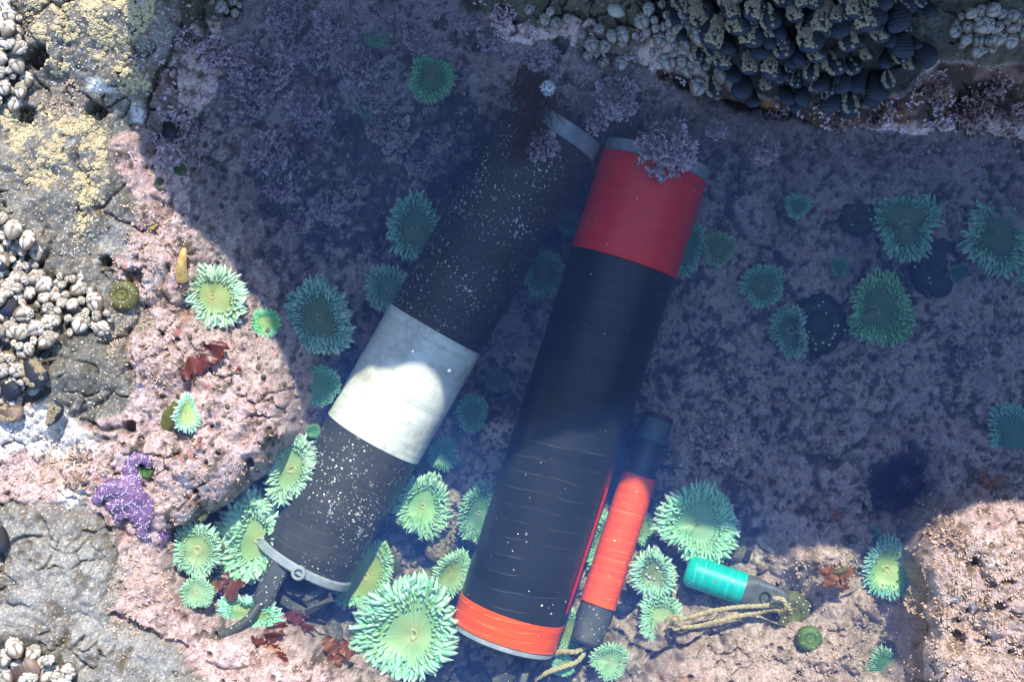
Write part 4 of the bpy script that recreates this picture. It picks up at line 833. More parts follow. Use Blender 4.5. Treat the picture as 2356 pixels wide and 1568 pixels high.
# fronded tufts
def frond(seed):
    r = np.random.default_rng(seed); V = []; tp = []; na, nr = 9, 5
    for i in range(nr):
        q = i / (nr - 1)
        for j in range(na):
            a = math.radians(-46 + 92 * j / (na - 1)); rr = q * (1 + (.16 * ((j % 2) * 2 - 1) + r.uniform(-.12, .12)) * (q > .95) + r.uniform(-.05, .05))
            V.append((rr * math.sin(a) * .85, .10 * math.sin(j * 2.1 + seed) * q + .16 * math.sin(a * 3 + seed) * q, rr * math.cos(a) * (1 - .1 * q))); tp.append(q ** 5)
    return np.array(V), np.array(grid_faces(nr, na)), np.array(tp)
FR = [frond(i) for i in range(6)]
def tuft(x, y, r, zc=None, lean=(0, -1), dens=1.0, label='', mat=None, fs=.42, name='coralline_tuft', cat='coralline algae', group='purple coralline tufts'):
    rr = r * S * 1.05
    if zc is None: g = ground(np.array([x]), np.array([y]))[0]; c = np.array([g[0], g[1], g[2]])
    else: c = np.array(P(x, y, zc))
    n_ = int(60 * dens * (r / 50) ** .8 * (.42 / fs) ** 1.3); rs = np.random.default_rng(int(x + y * 3))
    a = rs.uniform(0, 6.28, n_); q = np.sqrt(rs.uniform(0, 1, n_)); px = np.cos(a) * q; py = np.sin(a) * q
    pts = np.stack([px * rr * .7, py * rr * .7, rr * (.30 * (1 - q ** 2))], -1) * rs.uniform(.8, 1.1, (n_, 1))
    if zc is None: pts[:, 2] += zat(pts[:, 0] + c[0], pts[:, 1] + c[1]) - c[2]; pts[:, 2] = np.clip(pts[:, 2], -.05, .06)
    d = np.stack([px * .75 + lean[0] * .5, py * .75 + lean[1] * .5, .55 + .2 * rs.normal(size=n_)], -1) + rs.normal(0, .18, (n_, 3))
    s_ = rr * fs * rs.uniform(.6, 1.15, n_); Vs, Fs, Ts, o = [], [], [], 0
    for k in range(6):
        sl = slice(k, None, 6)
        if len(a[sl]) == 0: continue
        V, F = scatter(FR[k][0], FR[k][1], frames(d[sl], rs.uniform(0, 6.28, len(a[sl])), s_[sl], s_[sl], s_[sl]), pts[sl]); Vs.append(V); Fs.append(F + o); Ts.append(np.tile(FR[k][2], len(a[sl]))); o += len(V)
    ob = link(name, mesh_np(name, np.concatenate(Vs), np.concatenate(Fs), True, {'tip': np.concatenate(Ts)}), mat or m_frond); ob.location = c; tag(ob, label, cat, group); return ob
m_frond = attr_mat('purple_frond', (.34, .20, .26), (.50, .33, .38), (.85, .73, .74), .95, .6, 30)
m_frond2 = attr_mat('brown_frond', (.16, .08, .075), (.27, .16, .14), (.6, .46, .40), .8, .6, 30)
for (x, y, r, zc, ln, lb) in (
    (1532, 345, 82, -.035, (0, -1), 'dense purple frilled tuft hanging over the top of the red band'),
    (1420, 225, 62, -.045, (0, -1), 'purple ruffled tuft above the gap between the two tube tops'),
    (1370, 285, 34, -.05, (.2, -1), 'small purple tuft above the pale grey top collar'),
    (1240, 120, 52, -.03, (0, -1), 'purple tuft just above the foam bubbles'),
    (1262, 165, 40, -.045, (.4, -.6), 'purple tuft beside the foam bubbles'),
    (1245, 330, 48, -.05, (.1, -1), 'purple tuft over the top end of the speckled tube'),
    (1130, 85, 40, -.02, (.4, -.5), 'open purple tuft by a dark hole in the top ridge'),
    (1160, 30, 34, .02, (0, -.6), 'pinkish tuft at the top edge left of the olive rock'),
    (1075, 40, 44, -.04, (-.4, -.6), 'purple tuft at the top edge right of the small green anemone'),
    (1010, 320, 45, None, (0, -1), 'purple tuft left of the top end of the speckled tube'),
    (965, 375, 42, None, (0, -1), 'lower purple tuft left of the speckled tube'),
    (1085, 350, 34, None, (0, -1), 'faint tuft touching the left edge of the speckled tube'),
    (600, 165, 84, None, (.3, -.6), 'wide purple mat of fronds on the upper left wall'),
    (555, 235, 60, None, (.3, -.6), 'purple frond mat below the wide upper left one'),
    (715, 265, 56, None, (.1, -1), 'purple tuft between the upper left mats and the hanging column'),
    (830, 165, 58, None, (0, -1), 'purple tuft forming the upper part of the hanging column'),
    (850, 225, 56, None, (0, -1), 'purple tuft in the middle of the hanging column'),
    (900, 300, 66, None, (.1, -1), 'broad drooping purple tuft at the foot of the hanging column'),
    (770, 60, 54, None, (0, -.8), 'purple tuft near the top edge left of the small green anemone'),
    (720, 115, 46, None, (0, -.8), 'purple tuft below the top edge one'),
    (660, 40, 50, None, (0, -.8), 'purple tuft at the upper left corner of the pool'),
    (890, 20, 36, None, (0, -.8), 'purple tuft directly above the small green anemone'),
    (960, 90, 40, None, (0, -.8), 'purple tuft above the round soft green anemone'),
    (610, 350, 58, None, (.4, -.5), 'purple tuft on the left wall under the orange stain'),
    (650, 430, 48, None, (.4, -.5), 'purple tuft on the left wall above the dark patch'),
    (760, 480, 52, None, (.2, -.8), 'purple tuft in the dark hollow left of the teal anemone'),
    (690, 510, 40, None, (.2, -.8), 'thin purple tuft above the sun line'),
    (830, 430, 30, None, (.2, -.8), 'small tuft in the black hollow'),
    (500, 120, 44, None, (.3, -.5), 'purple brown tuft in the shaded upper crevice'),
    (440, 95, 36, None, (.3, -.3), 'tuft against the sunlit grey boulder top'),
    (420, 300, 42, None, (.4, -.3), 'tuft beside the dark mussel in the left crevice'),
    (395, 360, 36, None, (.4, -.3), 'tuft above the two dark knobs'),
    (1755, 345, 42, -.04, (0, -.8), 'purple tuft right of the red band, at the ledge foot'),
    (1645, 300, 30, -.03, (0, -.8), 'little purple tuft at the shoreline above the red band'),
    (1640, 1010, 74, None, (0, -.5), 'low round purple patch right of the threaded sensor'),
    (2240, 820, 46, None, (0, -.5), 'low purple patch on the right floor'),
    (2300, 760, 36, None, (0, -.5), 'low purple patch near the right edge'),
    (1180, 790, 40, None, (0, -.5), 'reddish purple patch between the two large tubes'),
    (1555, 60, 32, None, (0, -.6), 'purple tuft among the goosenecks on the top rock'),
    (1480, 70, 28, None, (0, -.6), 'purple tuft on the olive rock')):
    tuft(x, y, r, zc, ln, 1.35, lb, None, .26)
for (x, y, r, lb) in ((2240, 262, 56, 'brown frilled tuft under the right end of the ledge'), (2160, 205, 40, 'brown tuft below the slate rock'), (2020, 262, 36, 'brown tuft below the hanging mussels'), (1930, 275, 34, 'small brown tuft at the shoreline under the mussels'), (2330, 275, 40, 'brown tuft at the right edge of the ledge'), (1790, 255, 32, 'rusty tuft at the left end of the overhang'), (2290, 200, 34, 'rusty tuft under the slate edge')):
    tuft(x, y, r, None, (0, -.8), 1.1, lb, m_frond2, .34, group='brown tufts under the ledge')
for (x, y, r, lb) in ((185, 1045, 34, 'dark pink tuft below the white crust'), (170, 1110, 30, 'second dark pink tuft, above the grey boulder'), (430, 660, 26, 'pale pink tuft touching the bare yellow disc anemone'), (2130, 1390, 40, 'pale tuft on the near corner of the right rock'), (2180, 1230, 44, 'pale tuft on the upper corner of the right rock')):
    tuft(x, y, r, None, (0, -.3), 1.2, lb, m_pale, .26, group='pale sunlit tufts')

# acorn barnacles
def acorn():
    V = []; n = 7
    for (r, z) in ((1, 0), (.62, .62), (.42, .58), (.30, .30)):
        for j in range(n): a = 2 * math.pi * j / n; V.append((r * math.cos(a) * (1 + .08 * (j % 2)), r * math.sin(a), z))
    V.append((0, 0, .36)); F = []
    for i in range(3):
        for j in range(n): a, b_ = i * n + j, i * n + (j + 1) % n; F += [(a, b_, b_ + n), (a, b_ + n, a + n)]
    F += [(21 + j, 21 + (j + 1) % n, 28) for j in range(n)]
    return np.array(V), np.array(F), np.array([.4] * 7 + [1.] * 7 + [.6] * 7 + [0.] * 8)
AV, AF, AT = acorn()
m_ac = attr_mat('acorn_barnacle', (.30, .22, .11), (.46, .36, .20), (.64, .54, .34), .8, .75, 14)
m_ac2 = attr_mat('small_barnacle', (.36, .32, .24), (.5, .46, .36), (.72, .68, .56), .8, .7, 12)
crust_d = crust * grey * sst(-.1, .2, fbm(NX, NY, .05, 4, 410, .6) + .04); crust_d = np.clip(crust_d, 0, 1)
N = 60000; x = rng.uniform(-1.2, -.7, N); y = rng.uniform(.2, .82, N); k = rng.uniform(0, 1, N) < gridlook(crust_d, x, y) * .55; x = x[k]; y = y[k]
sz = .0021 + .0032 * rng.uniform(0, 1, len(x)) ** 2.2; order = np.argsort(-sz); x = x[order]; y = y[order]; sz = sz[order]
z = zat(x, y); nm = gnorm(x, y) + rng.normal(0, .25, (len(x), 3)); Mx = frames(nm, rng.uniform(0, 6.28, len(x)), sz, sz, sz * 1.1)
me_ac = mesh_np('acorn_barnacle', AV, AF, False, {'tip': AT}); me_ac.materials.append(m_ac)
for i in range(260):
    ob = bpy.data.objects.new('acorn_barnacle', me_ac); COL.objects.link(ob); M4 = Matrix(Mx[i].tolist()).to_4x4(); M4.translation = (x[i], y[i], z[i]); ob.matrix_world = M4
    tag(ob, 'larger yellowish acorn barnacle in the crust on the upper left rock', 'barnacle', 'larger acorn barnacles of the yellow crust')
e_ = 7500
V, F = scatter(AV, AF, Mx[260:e_], np.stack([x, y, z], -1)[260:e_]); tag(link('acorn_barnacle_crust', mesh_np('acorn_barnacle_crust', V, F, False, {'tip': np.tile(AT, len(V) // len(AV))}), m_ac), 'yellowish crust of tiny acorn barnacles on the upper left rock', 'barnacles', kind='stuff')
N = 30000; x = rng.uniform(-1.22, -.6, N); y = rng.uniform(-.8, .82, N); k = rng.uniform(0, 1, N) < gridlook(grey, x, y) * .14 * (1 - .8 * (y < -.35)) * (1 + 2 * (fbm(x, y, .1, 3, 55) > .15)); x = x[k][:5200]; y = y[k][:5200]; sz = rng.uniform(.0011, .0026, len(x))
Mx = frames(gnorm(x, y), rng.uniform(0, 6.28, len(x)), sz, sz, sz); V, F = scatter(OCT, OCTF, Mx, np.stack([x, y, zat(x, y)], -1)); tag(link('barnacle_spat', mesh_np('barnacle_spat', V, F, False, {'tip': np.tile(np.array([.6] * 4 + [1, 0]), len(x))}), m_ac2), 'scattered pale pin head barnacles dotting the grey left rock', 'barnacles', kind='stuff')

# gooseneck barnacles
GA, GB, GC = .36, .5, .24
def gpt(u, v, lift=0.0):
    """u across -1..1, v along -1..1 (tip +): point on the pointed body"""
    k = (1 - .38 * max(0, v) ** 1.6) * math.sqrt(max(0, 1 - (abs(v) ** 2.4)))
    zz = math.sqrt(max(0, 1 - min(1, abs(u)) ** 2.2)) * k
    return Vector((GA * k * u, GB * v, GC * zz * (1 - .1 * v) + lift))
def goose_body():
    V = []; n = 16; rows_ = 10
    for i in range(rows_):
        v = -0.98 + 1.96 * i / (rows_ - 1); k = (1 - .38 * max(0, v) ** 1.6) * math.sqrt(max(0, 1 - abs(v) ** 2.4)) + .02
        for j in range(n): a = 2 * math.pi * j / n; V.append((GA * k * math.cos(a) * .96, GB * v, GC * k * math.sin(a) * .95))
    return mesh_np('barnacle_body', V, grid_faces(rows_, n, True))
def gplate(cu, cv_, ru, rv, rot=0, lift=.035):
    V = [gpt(cu, cv_, lift * 1.25)]; n = 9
    for ring, l_ in ((.62, lift * 1.15), (1.0, -.01)):
        for j in range(n):
            a = 2 * math.pi * j / n; uu = ru * math.cos(a) * ring; vv = rv * math.sin(a) * ring
            u = cu + uu * math.cos(rot) - vv * math.sin(rot); v = cv_ + uu * math.sin(rot) + vv * math.cos(rot); V.append(gpt(max(-1, min(1, u)), max(-.99, min(.99, v)), l_))
    F = [(0, 1 + j, 1 + (j + 1) % n) for j in range(n)]
    for j in range(n): a, b_ = 1 + j, 1 + (j + 1) % n; F += [(a, a + n, b_ + n), (a, b_ + n, b_)]
    return [v[:] for v in V], F
def join_m(lst):
    V, F = [], []
    for v, f in lst: F += [tuple(q + len(V) for q in k) for k in f]; V += v
    return mesh_np('plate', V, F)
GBODY = goose_body()
GP = [join_m([gplate(-.44, .36, .44, .50, .12)]), join_m([gplate(.46, .34, .42, .50, -.12)]), join_m([gplate(-.50, -.28, .42, .27, .1)]), join_m([gplate(.46, -.30, .42, .27, -.1)])]
GSC = join_m([gplate(u, v, .24, .17) for u, v in ((-.75, -.58), (-.3, -.64), (.15, -.62), (.62, -.58), (-.45, -.84), (0, -.86), (.45, -.84), (-.92, -.1), (.94, -.1), (0, -.32))])
m_gb = simple('gooseneck_skin', (.11, .07, .045), (.22, .15, .10), 50, .6); m_gp = simple('gooseneck_plate', (.46, .41, .33), (.64, .60, .53), 34, .45, .3, .001, lo=.3, hi=.6)
_t = m_gp.node_tree; _b = _t.nodes['Principled BSDF']; _s = _b.inputs['Base Color'].links[0].from_socket; _o = _t.nodes.new('ShaderNodeObjectInfo')
_t.links.new(mixc(_t, 1.0, _s, mixc(_t, _o.outputs['Random'], (.42, .38, .33), (1.1, 1.08, 1.04)), 'MULTIPLY'), _b.inputs['Base Color'])
m_gp2 = simple('gooseneck_plate_shade_tone', (.17, .155, .135), (.34, .31, .27), 30, .42, .3, .001)  # darker plate copy for shaded clusters: shade put into the colour
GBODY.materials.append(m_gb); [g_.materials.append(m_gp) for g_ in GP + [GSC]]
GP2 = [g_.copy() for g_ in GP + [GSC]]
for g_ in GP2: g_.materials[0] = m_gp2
ORD = ('first', 'second', 'third', 'fourth', 'fifth', 'sixth', 'seventh', 'eighth', 'ninth', 'tenth', 'eleventh', 'twelfth')
def row_labels(pts, base, per=6):
    nr = max(1, round(len(pts) / per)); idx_ = sorted(range(len(pts)), key=lambda q: pts[q][1]); out_ = {}
    for r_ in range(nr):
        ch_ = sorted(idx_[r_ * len(pts) // nr:(r_ + 1) * len(pts) // nr], key=lambda q: pts[q][0])
        rn = 'only row' if nr == 1 else 'top row' if r_ == 0 else 'bottom row' if r_ == nr - 1 else ORD[r_] + ' row'
        for j_, q in enumerate(ch_): out_[q] = base + ', ' + ('' if nr == 1 else rn + ', ') + ORD[j_] + ' from left'
    return out_

def goose(x, y, ln, ang, lift, label, group, dull=False):
    """ang: direction of the tip in the photo, degrees, 90 = up"""
    g = ground(np.array([x]), np.array([y]))[0]; rs = random.Random(int(x * 31 + y)); L_ = ln * S
    a = math.radians(ang - 90); M = Matrix.Translation((g[0], g[1], g[2] + lift)) @ Matrix.Rotation(a, 4, 'Z') @ Matrix.Rotation(math.radians(rs.uniform(-15, 30)), 4, 'X') @ Matrix.Rotation(math.radians(rs.uniform(-40, 40)), 4, 'Y') @ Matrix.Diagonal((L_ * rs.uniform(1.0, 1.3), L_, L_ * 1.2, 1))
    root = empty('gooseneck_barnacle', mat=M); tag(root, label, 'barnacle', group)
    link('barnacle_body', GBODY, None, root)
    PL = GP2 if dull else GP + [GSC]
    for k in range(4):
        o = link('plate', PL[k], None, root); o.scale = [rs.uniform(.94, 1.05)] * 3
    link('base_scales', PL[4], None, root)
def cluster(poly, n, ln, ang, label, group, dull=False, lift=(.006, .03), spread=35, minsep=.62):
    rs = random.Random(n + int(poly[0][0])); xs = [p[0] for p in poly]; ys = [p[1] for p in poly]; pts = []; tries = 0
    while len(pts) < n and tries < 6000:
        tries += 1; x = rs.uniform(min(xs), max(xs)); y = rs.uniform(min(ys), max(ys)); l_ = ln * rs.choice((.5, .75, .95, 1, 1.1, 1.2))
        if polysd(poly, np.array([x]), np.array([y]))[0] < 0: continue
        if all(math.hypot(x - q[0], y - q[1]) > minsep * (l_ + q[2]) / 2 for q in pts): pts.append((x, y, l_))
    lbs = row_labels(pts, label)
    for q_, (x, y, l_) in enumerate(pts): goose(x, y, l_, ang + rs.uniform(-spread, spread), rs.uniform(*lift), lbs[q_], group, dull)
cluster([(-20, 90), (45, 70), (62, 150), (78, 200), (45, 245), (-20, 235)], 26, 38, 230, 'pale gooseneck, upper left edge cluster', 'upper left gooseneck cluster', spread=70)
cluster([(-15, 0), (45, 0), (60, 60), (30, 90), (-15, 90)], 9, 34, 250, 'small pale gooseneck, top left corner', 'corner goosenecks', spread=80)
cluster([(-20, 480), (30, 500), (80, 545), (95, 600), (85, 660), (30, 690), (-20, 660)], 34, 40, 250, 'gooseneck, cluster halfway down left edge', 'left edge gooseneck cluster', spread=80)
cluster([(-20, 700), (40, 640), (110, 630), (195, 640), (235, 690), (262, 730), (240, 765), (150, 770), (110, 795), (30, 840), (-20, 830)], 62, 43, 265, 'white gooseneck, large cluster above grey boulder', 'large left gooseneck cluster', spread=75)
cluster([(-20, 840), (40, 830), (62, 870), (60, 930), (-20, 940)], 14, 38, 240, 'gooseneck among mussels left of grey boulder', 'goosenecks among the left mussels', spread=80)
cluster([(-20, 1490), (60, 1470), (100, 1500), (170, 1525), (165, 1590), (-20, 1600)], 32, 43, 265, 'pale gooseneck, bottom left corner cluster', 'bottom left gooseneck cluster', spread=90)
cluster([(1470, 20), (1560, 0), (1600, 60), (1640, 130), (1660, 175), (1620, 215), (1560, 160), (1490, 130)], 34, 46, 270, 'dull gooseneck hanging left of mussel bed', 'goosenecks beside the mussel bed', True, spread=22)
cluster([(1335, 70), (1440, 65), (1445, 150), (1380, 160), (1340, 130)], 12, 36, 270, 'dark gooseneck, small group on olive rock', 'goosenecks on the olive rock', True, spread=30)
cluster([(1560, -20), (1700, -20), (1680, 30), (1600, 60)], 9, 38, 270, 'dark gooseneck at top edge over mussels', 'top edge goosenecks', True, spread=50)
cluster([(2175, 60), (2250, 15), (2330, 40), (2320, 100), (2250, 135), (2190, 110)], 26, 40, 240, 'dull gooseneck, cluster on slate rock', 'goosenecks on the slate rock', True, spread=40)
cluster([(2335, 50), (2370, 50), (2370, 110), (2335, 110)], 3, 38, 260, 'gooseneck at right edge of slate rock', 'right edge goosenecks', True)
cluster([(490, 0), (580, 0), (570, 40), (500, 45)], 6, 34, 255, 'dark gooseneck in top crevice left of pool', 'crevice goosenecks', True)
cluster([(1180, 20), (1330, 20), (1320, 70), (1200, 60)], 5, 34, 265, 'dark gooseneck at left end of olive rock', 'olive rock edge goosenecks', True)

# mussels
def valve_mesh(seed, side):
    V = []; nl, na = 40, 15; ph = seed * 1.7
    for i in range(nl):
        s_ = i / (nl - 1); wd = .40 * (s_ + .004) ** .62 * (1 - s_ ** 5) ** .5 + .01; th = .24 * (s_ + .003) ** .55 * (1 - s_ ** 4) ** .6
        for j in range(na):
            a = math.pi * j / (na - 1); rd = 1 + .028 * math.sin(s_ * 62 + .6 * math.sin(a * 3)) * (s_ > .12) + .03 * math.cos(a * 15) * (seed % 2)
            V.append((math.cos(a) * wd * rd + .07 * math.sin(s_ * 3 + ph), s_ - .5, side * (math.sin(a) * th * rd + .006)))
    F = grid_faces(nl, na); F = F if side > 0 else [f[::-1] for f in F]
    tip = [((i / (nl - 1)) ** 3) for i in range(nl) for _ in range(na)]
    return mesh_np('valve', V, F, True, {'tip': tip})
m_mus = attr_mat('mussel_shell', (.008, .008, .010), (.028, .024, .024), (.016, .028, .055), .8, .38, 26, .25, bs=.9)
m_mus2 = attr_mat('striped_mussel_shell', (.10, .05, .03), (.03, .03, .035), (.34, .22, .14), .5, .35, 34, .5, bs=.5)
VAL = []
for k in range(3):
    a, b_ = valve_mesh(k, 1), valve_mesh(k, -1); a.materials.append(m_mus); b_.materials.append(m_mus); VAL.append((a, b_))
m_enc = attr_mat('encrusting_barnacle', (.09, .065, .035), (.21, .155, .085), (.36, .29, .19), .8, .75, 9)
def crust_mesh(seed, wide):
    r = np.random.default_rng(seed); N = 190; s_ = r.uniform(.12, .9, N); u = r.uniform(-.8, .8, N) if wide else np.where(r.uniform(0, 1, N) > .5, r.uniform(.45, .95, N), r.uniform(-.95, -.5, N))
    keep = fbm(s_ * 1.0, u, .45, 2, seed) > -.22; s_ = s_[keep]; u = u[keep]
    wd = .40 * s_ ** .62 * (1 - s_ ** 5) ** .5; th = .24 * s_ ** .55 * (1 - s_ ** 4) ** .6
    a = np.arccos(u); p = np.stack([u * wd + .07 * np.sin(s_ * 3), s_ - .5, np.sin(a) * th], -1); nm_ = np.stack([u * .8, 0 * u, np.sin(a)], -1) + r.normal(0, .25, p.shape); sz_ = r.uniform(.028, .062, len(s_))
    V, F = scatter(AV, AF, frames(nm_, r.uniform(0, 6, len(s_)), sz_, sz_, sz_ * 1.2), p); me = mesh_np('barnacle_crust', V, F, False, {'tip': np.tile(AT, len(s_))}); me.materials.append(m_enc); return me
CRW = [crust_mesh(1, True), crust_mesh(2, True), crust_mesh(3, False)]
def mussel(x, y, ln, ang, crust_, lift, label, group=None, wide=1.0, roll=None, k=None, mat=None, z=None):
    """ang: direction of the broad end in the photo, 270 = down"""
    rs = random.Random(int(x * 5 + y * 11)); L_ = ln * S; k = rs.randrange(3) if k is None else k
    if z is None: g = ground(np.array([x]), np.array([y]))[0]; z0 = g[2] + lift
    else: z0 = z
    p = P(x, y, z0)
    M = Matrix.Translation(p) @ Matrix.Rotation(math.radians(ang - 90), 4, 'Z') @ Matrix.Rotation(math.radians(rs.uniform(2, 22)), 4, 'X') @ Matrix.Rotation(math.radians(rs.uniform(-32, 32) if roll is None else roll), 4, 'Y') @ Matrix.Diagonal((L_ * wide, L_, L_ * 1.1, 1))
    root = empty('mussel', mat=M); tag(root, label, 'mussel', group)
    for q in (0, 1):
        o = link('valve', VAL[k][q] if mat is None else VAL[k][q].copy(), None, root)
        if mat: o.data.materials[0] = mat
    if crust_ is not None: link('barnacle_crust', CRW[crust_], None, root)['kind'] = 'stuff'
ML = """560,60,200,1 640,170,210,0 720,40,150,0 860,20,190,1 850,170,190,0 940,90,150,2 1080,50,140,1 1250,80,250,0 1170,200,190,1 1010,240,170,2 1480,70,210,0 1540,170,150,1 1390,200,170,2 1640,80,200,n
1690,230,180,n 1790,300,170,n 690,310,170,1 830,345,150,0 945,350,190,0 1200,280,140,1 1290,350,160,2 1180,390,140,2 1390,355,140,2 1470,290,110,1 630,480,140,2 780,460,190,n 920,455,110,1 1030,520,140,n 1140,520,150,n 1270,540,180,n
1390,555,170,2 1440,440,170,n 1530,480,170,n 850,540,120,n 1370,600,130,n 760,110,170,1 1330,140,150,n 1120,130,130,1 1390,20,170,0 990,160,130,n 1340,450,140,n 1080,430,120,2 1000,400,120,n 1590,330,110,n 1100,300,140,n
900,260,160,n 700,230,150,n 740,400,130,n 1600,200,140,n 1230,450,130,n 480,20,130,1 1180,-30,160,0 980,-30,160,1 1560,-20,160,n 1700,-10,170,n""".split()
_r = random.Random(9); _k = 0
while _k < 64:
    _x = _r.uniform(300, 1830); _y = _r.uniform(-30, 600)
    if polysd([(300, -40), (1850, -40), (1860, 300), (1500, 600), (1200, 600), (800, 560), (600, 420), (420, 150)], np.array([_x]), np.array([_y]))[0] > 0:
        ML.append('%.0f,%.0f,%.0f,%s' % (_x, _y, _r.uniform(70, 125), _r.choice('nn0122'))); _k += 1
ml_ = [s_.split(',') for s_ in ML]; MLB = {}
for bare in (True, False):
    ii = [q for q, s_ in enumerate(ml_) if (s_[3] == 'n') == bare]; rl = row_labels([(float(ml_[q][0]), float(ml_[q][1])) for q in ii], 'bare blue black mussel of top bed' if bare else 'barnacle crusted mussel of top bed')
    for j_, q in enumerate(ii): MLB[q] = rl[j_]
for q, s_ in enumerate(ML):
    a_, b_, c_, d_ = s_.split(','); dx_ = 1381.3 + float(a_) * .4133; dy_ = float(b_) * .4133
    rs = random.Random(q); ang = 270 + rs.uniform(-24, 24) + (20 if dx_ > 2000 else 0)
    mussel(dx_, dy_, float(c_) * .4133 * 1.03, ang, None if d_ == 'n' else int(d_), .012 + .025 * rs.random(), MLB[q], 'bare mussels of the top bed' if d_ == 'n' else 'crusted mussels of the top bed', 1.05)
mussel(78, 935 - 90, 96, 300, 2, .012, 'pale crusted mussel pointing down right beside the grey boulder', 'left bank mussels')
mussel(22, 692, 72, 260, None, .015, 'smooth dark mussel buried in the gooseneck cluster halfway down', 'left bank mussels')
mussel(8, 600, 50, 265, None, .012, 'small dark mussel at the left edge above the gooseneck cluster', 'left bank mussels')
mussel(14, 1035 - 155, 92, 300, None, .012, 'large bare dark mussel at the left edge, left of the grey boulder', 'left bank mussels')
mussel(18, 950, 70, 350, 2, .012, 'striped mussel in the white crust at the left edge', 'left bank mussels', mat=m_mus2)
mussel(122, 952, 62, 60, 0, .014, 'mussel smothered in white barnacles above the white crust', 'left bank mussels')
mussel(48, 1548, 92, 30, None, .02, 'glossy striped mussel lying in the bottom left gooseneck corner', 'left bank mussels', mat=m_mus2, roll=0)
mussel(0, 1240, 60, 270, None, .01, 'dark mussel sliver cut by the left edge beside the pale boulder', 'left bank mussels')
mussel(388, 300 - 5, 52, 280, None, .012, 'ribbed black mussel in the shaded crevice on the left', 'left bank mussels', k=1)
mussel(1290 - 0, 105, 46, 300, None, .0, 'small black mussel in a hole of the top ridge', 'ridge mussels')
mussel(1018, 1245, 112, 250, 1, .03, 'brown crusted mussel standing between the tubes at the bottom', 'pool floor mussels', mat=m_mus2)
mussel(965, 1268, 52, 200, None, .01, 'small dark mussel beside the brown crusted one', 'pool floor mussels')
mussel(1440, 1395, 52, 200, None, .02, 'dark mussel half hidden between the orange logger and the corded anemone', 'pool floor mussels')
mussel(2010 - 290, 1278, 36, 240, None, .0, 'small grey mussel under the very large half lit anemone', 'pool floor mussels')

# ochre star
SP = {'a': [(308, 1132, 25), (306, 1104, 22), (300, 1082, 18), (304, 1060, 15), (320, 1050, 14), (338, 1056, 13), (346, 1068, 10)],
      'b': [(308, 1132, 25), (282, 1120, 24), (258, 1118, 20), (238, 1130, 17), (224, 1148, 13)],
      'c': [(305, 1135, 25), (284, 1152, 22), (266, 1163, 18), (252, 1160, 13)], 'c2': [(300, 1140, 22), (285, 1172, 18), (274, 1190, 13)],
      'd': [(308, 1135, 25), (316, 1172, 23), (324, 1202, 17), (334, 1226, 12), (344, 1247, 7)], 'e': [(312, 1135, 25), (334, 1156, 20), (343, 1180, 16), (340, 1200, 12)]}
SVs, SFs, o = [], [], 0; IV, IF = icos(2)
for arm in SP.values():
    for i in range(len(arm) - 1):
        for q in range(7):
            f_ = q / 7; xx = arm[i][0] * (1 - f_) + arm[i + 1][0] * f_; yy = arm[i][1] * (1 - f_) + arm[i + 1][1] * f_; rr = (arm[i][2] * (1 - f_) + arm[i + 1][2] * f_) * S
            g = ground(np.array([xx]), np.array([yy]))[0]; gz = np.mean([zat(np.array(g[0] + a), np.array(g[1] + b_)) for a in (-.02, 0, .02) for b_ in (-.02, 0, .02)])
            SVs.append(IV * np.array([rr, rr, rr * .75]) + np.array([g[0], g[1], max(gz, .01) + rr * .45])); SFs.append(IF + o); o += len(IV)
tmp = link('starfish_tmp', mesh_np('starfish_tmp', np.concatenate(SVs), np.concatenate(SFs)))
md = tmp.modifiers.new('r', 'REMESH'); md.mode = 'VOXEL'; md.voxel_size = .0032; md.use_smooth_shade = True
md = tmp.modifiers.new('s', 'SMOOTH'); md.iterations = 8; md.factor = .6
dg = bpy.context.evaluated_depsgraph_get(); sme = bpy.data.meshes.new_from_object(tmp.evaluated_get(dg)); bpy.data.objects.remove(tmp)
m_star, t, b = new_mat('starfish_skin'); co = objco(t); t.links.new(mixc(t, ramp(t, noise(t, 40, 4, co), .35, .65), (.11, .055, .135), (.20, .11, .205)), b.inputs['Base Color']); b.inputs['Roughness'].default_value = .42
vo = nd(t, 'ShaderNodeTexVoronoi'); vo.inputs['Scale'].default_value = 190; t.links.new(co, vo.inputs['Vector']); bump(t, b, vo.outputs['Distance'], .6, .003)
sme.materials.clear(); sme.materials.append(m_star); star = link('starfish', sme); tag(star, 'purple starfish with a white beaded net, curling over the pink left bank', 'starfish')
n_ = len(sme.vertices); co_ = np.empty(n_ * 3, np.float32); sme.vertices.foreach_get('co', co_); co_ = co_.reshape(-1, 3).astype(float); nr_ = np.array([v.normal[:] for v in sme.vertices])
w1, wi, w2 = worley(co_[:, 0] + .003 * vn(co_[:, 0] * 90, co_[:, 1] * 90), co_[:, 1], .019, 500); kk = ((w2 - w1 < .13) & (rng.uniform(0, 1, n_) < .55) | (rng.uniform(0, 1, n_) < .012)) & (nr_[:, 2] > -.1)
p_ = co_[kk]; q_ = rng.uniform(.0010, .0016, len(p_)); V, F = scatter(OCT * 1.0, OCTF, frames(nr_[kk], q_ * 0, q_, q_, q_), p_)
m_bead = simple('white_bead', (.8, .78, .8), (.7, .65, .75), 50, .5, 0); link('white_beads', mesh_np('white_beads', V, F), m_bead, star)['kind'] = 'stuff'
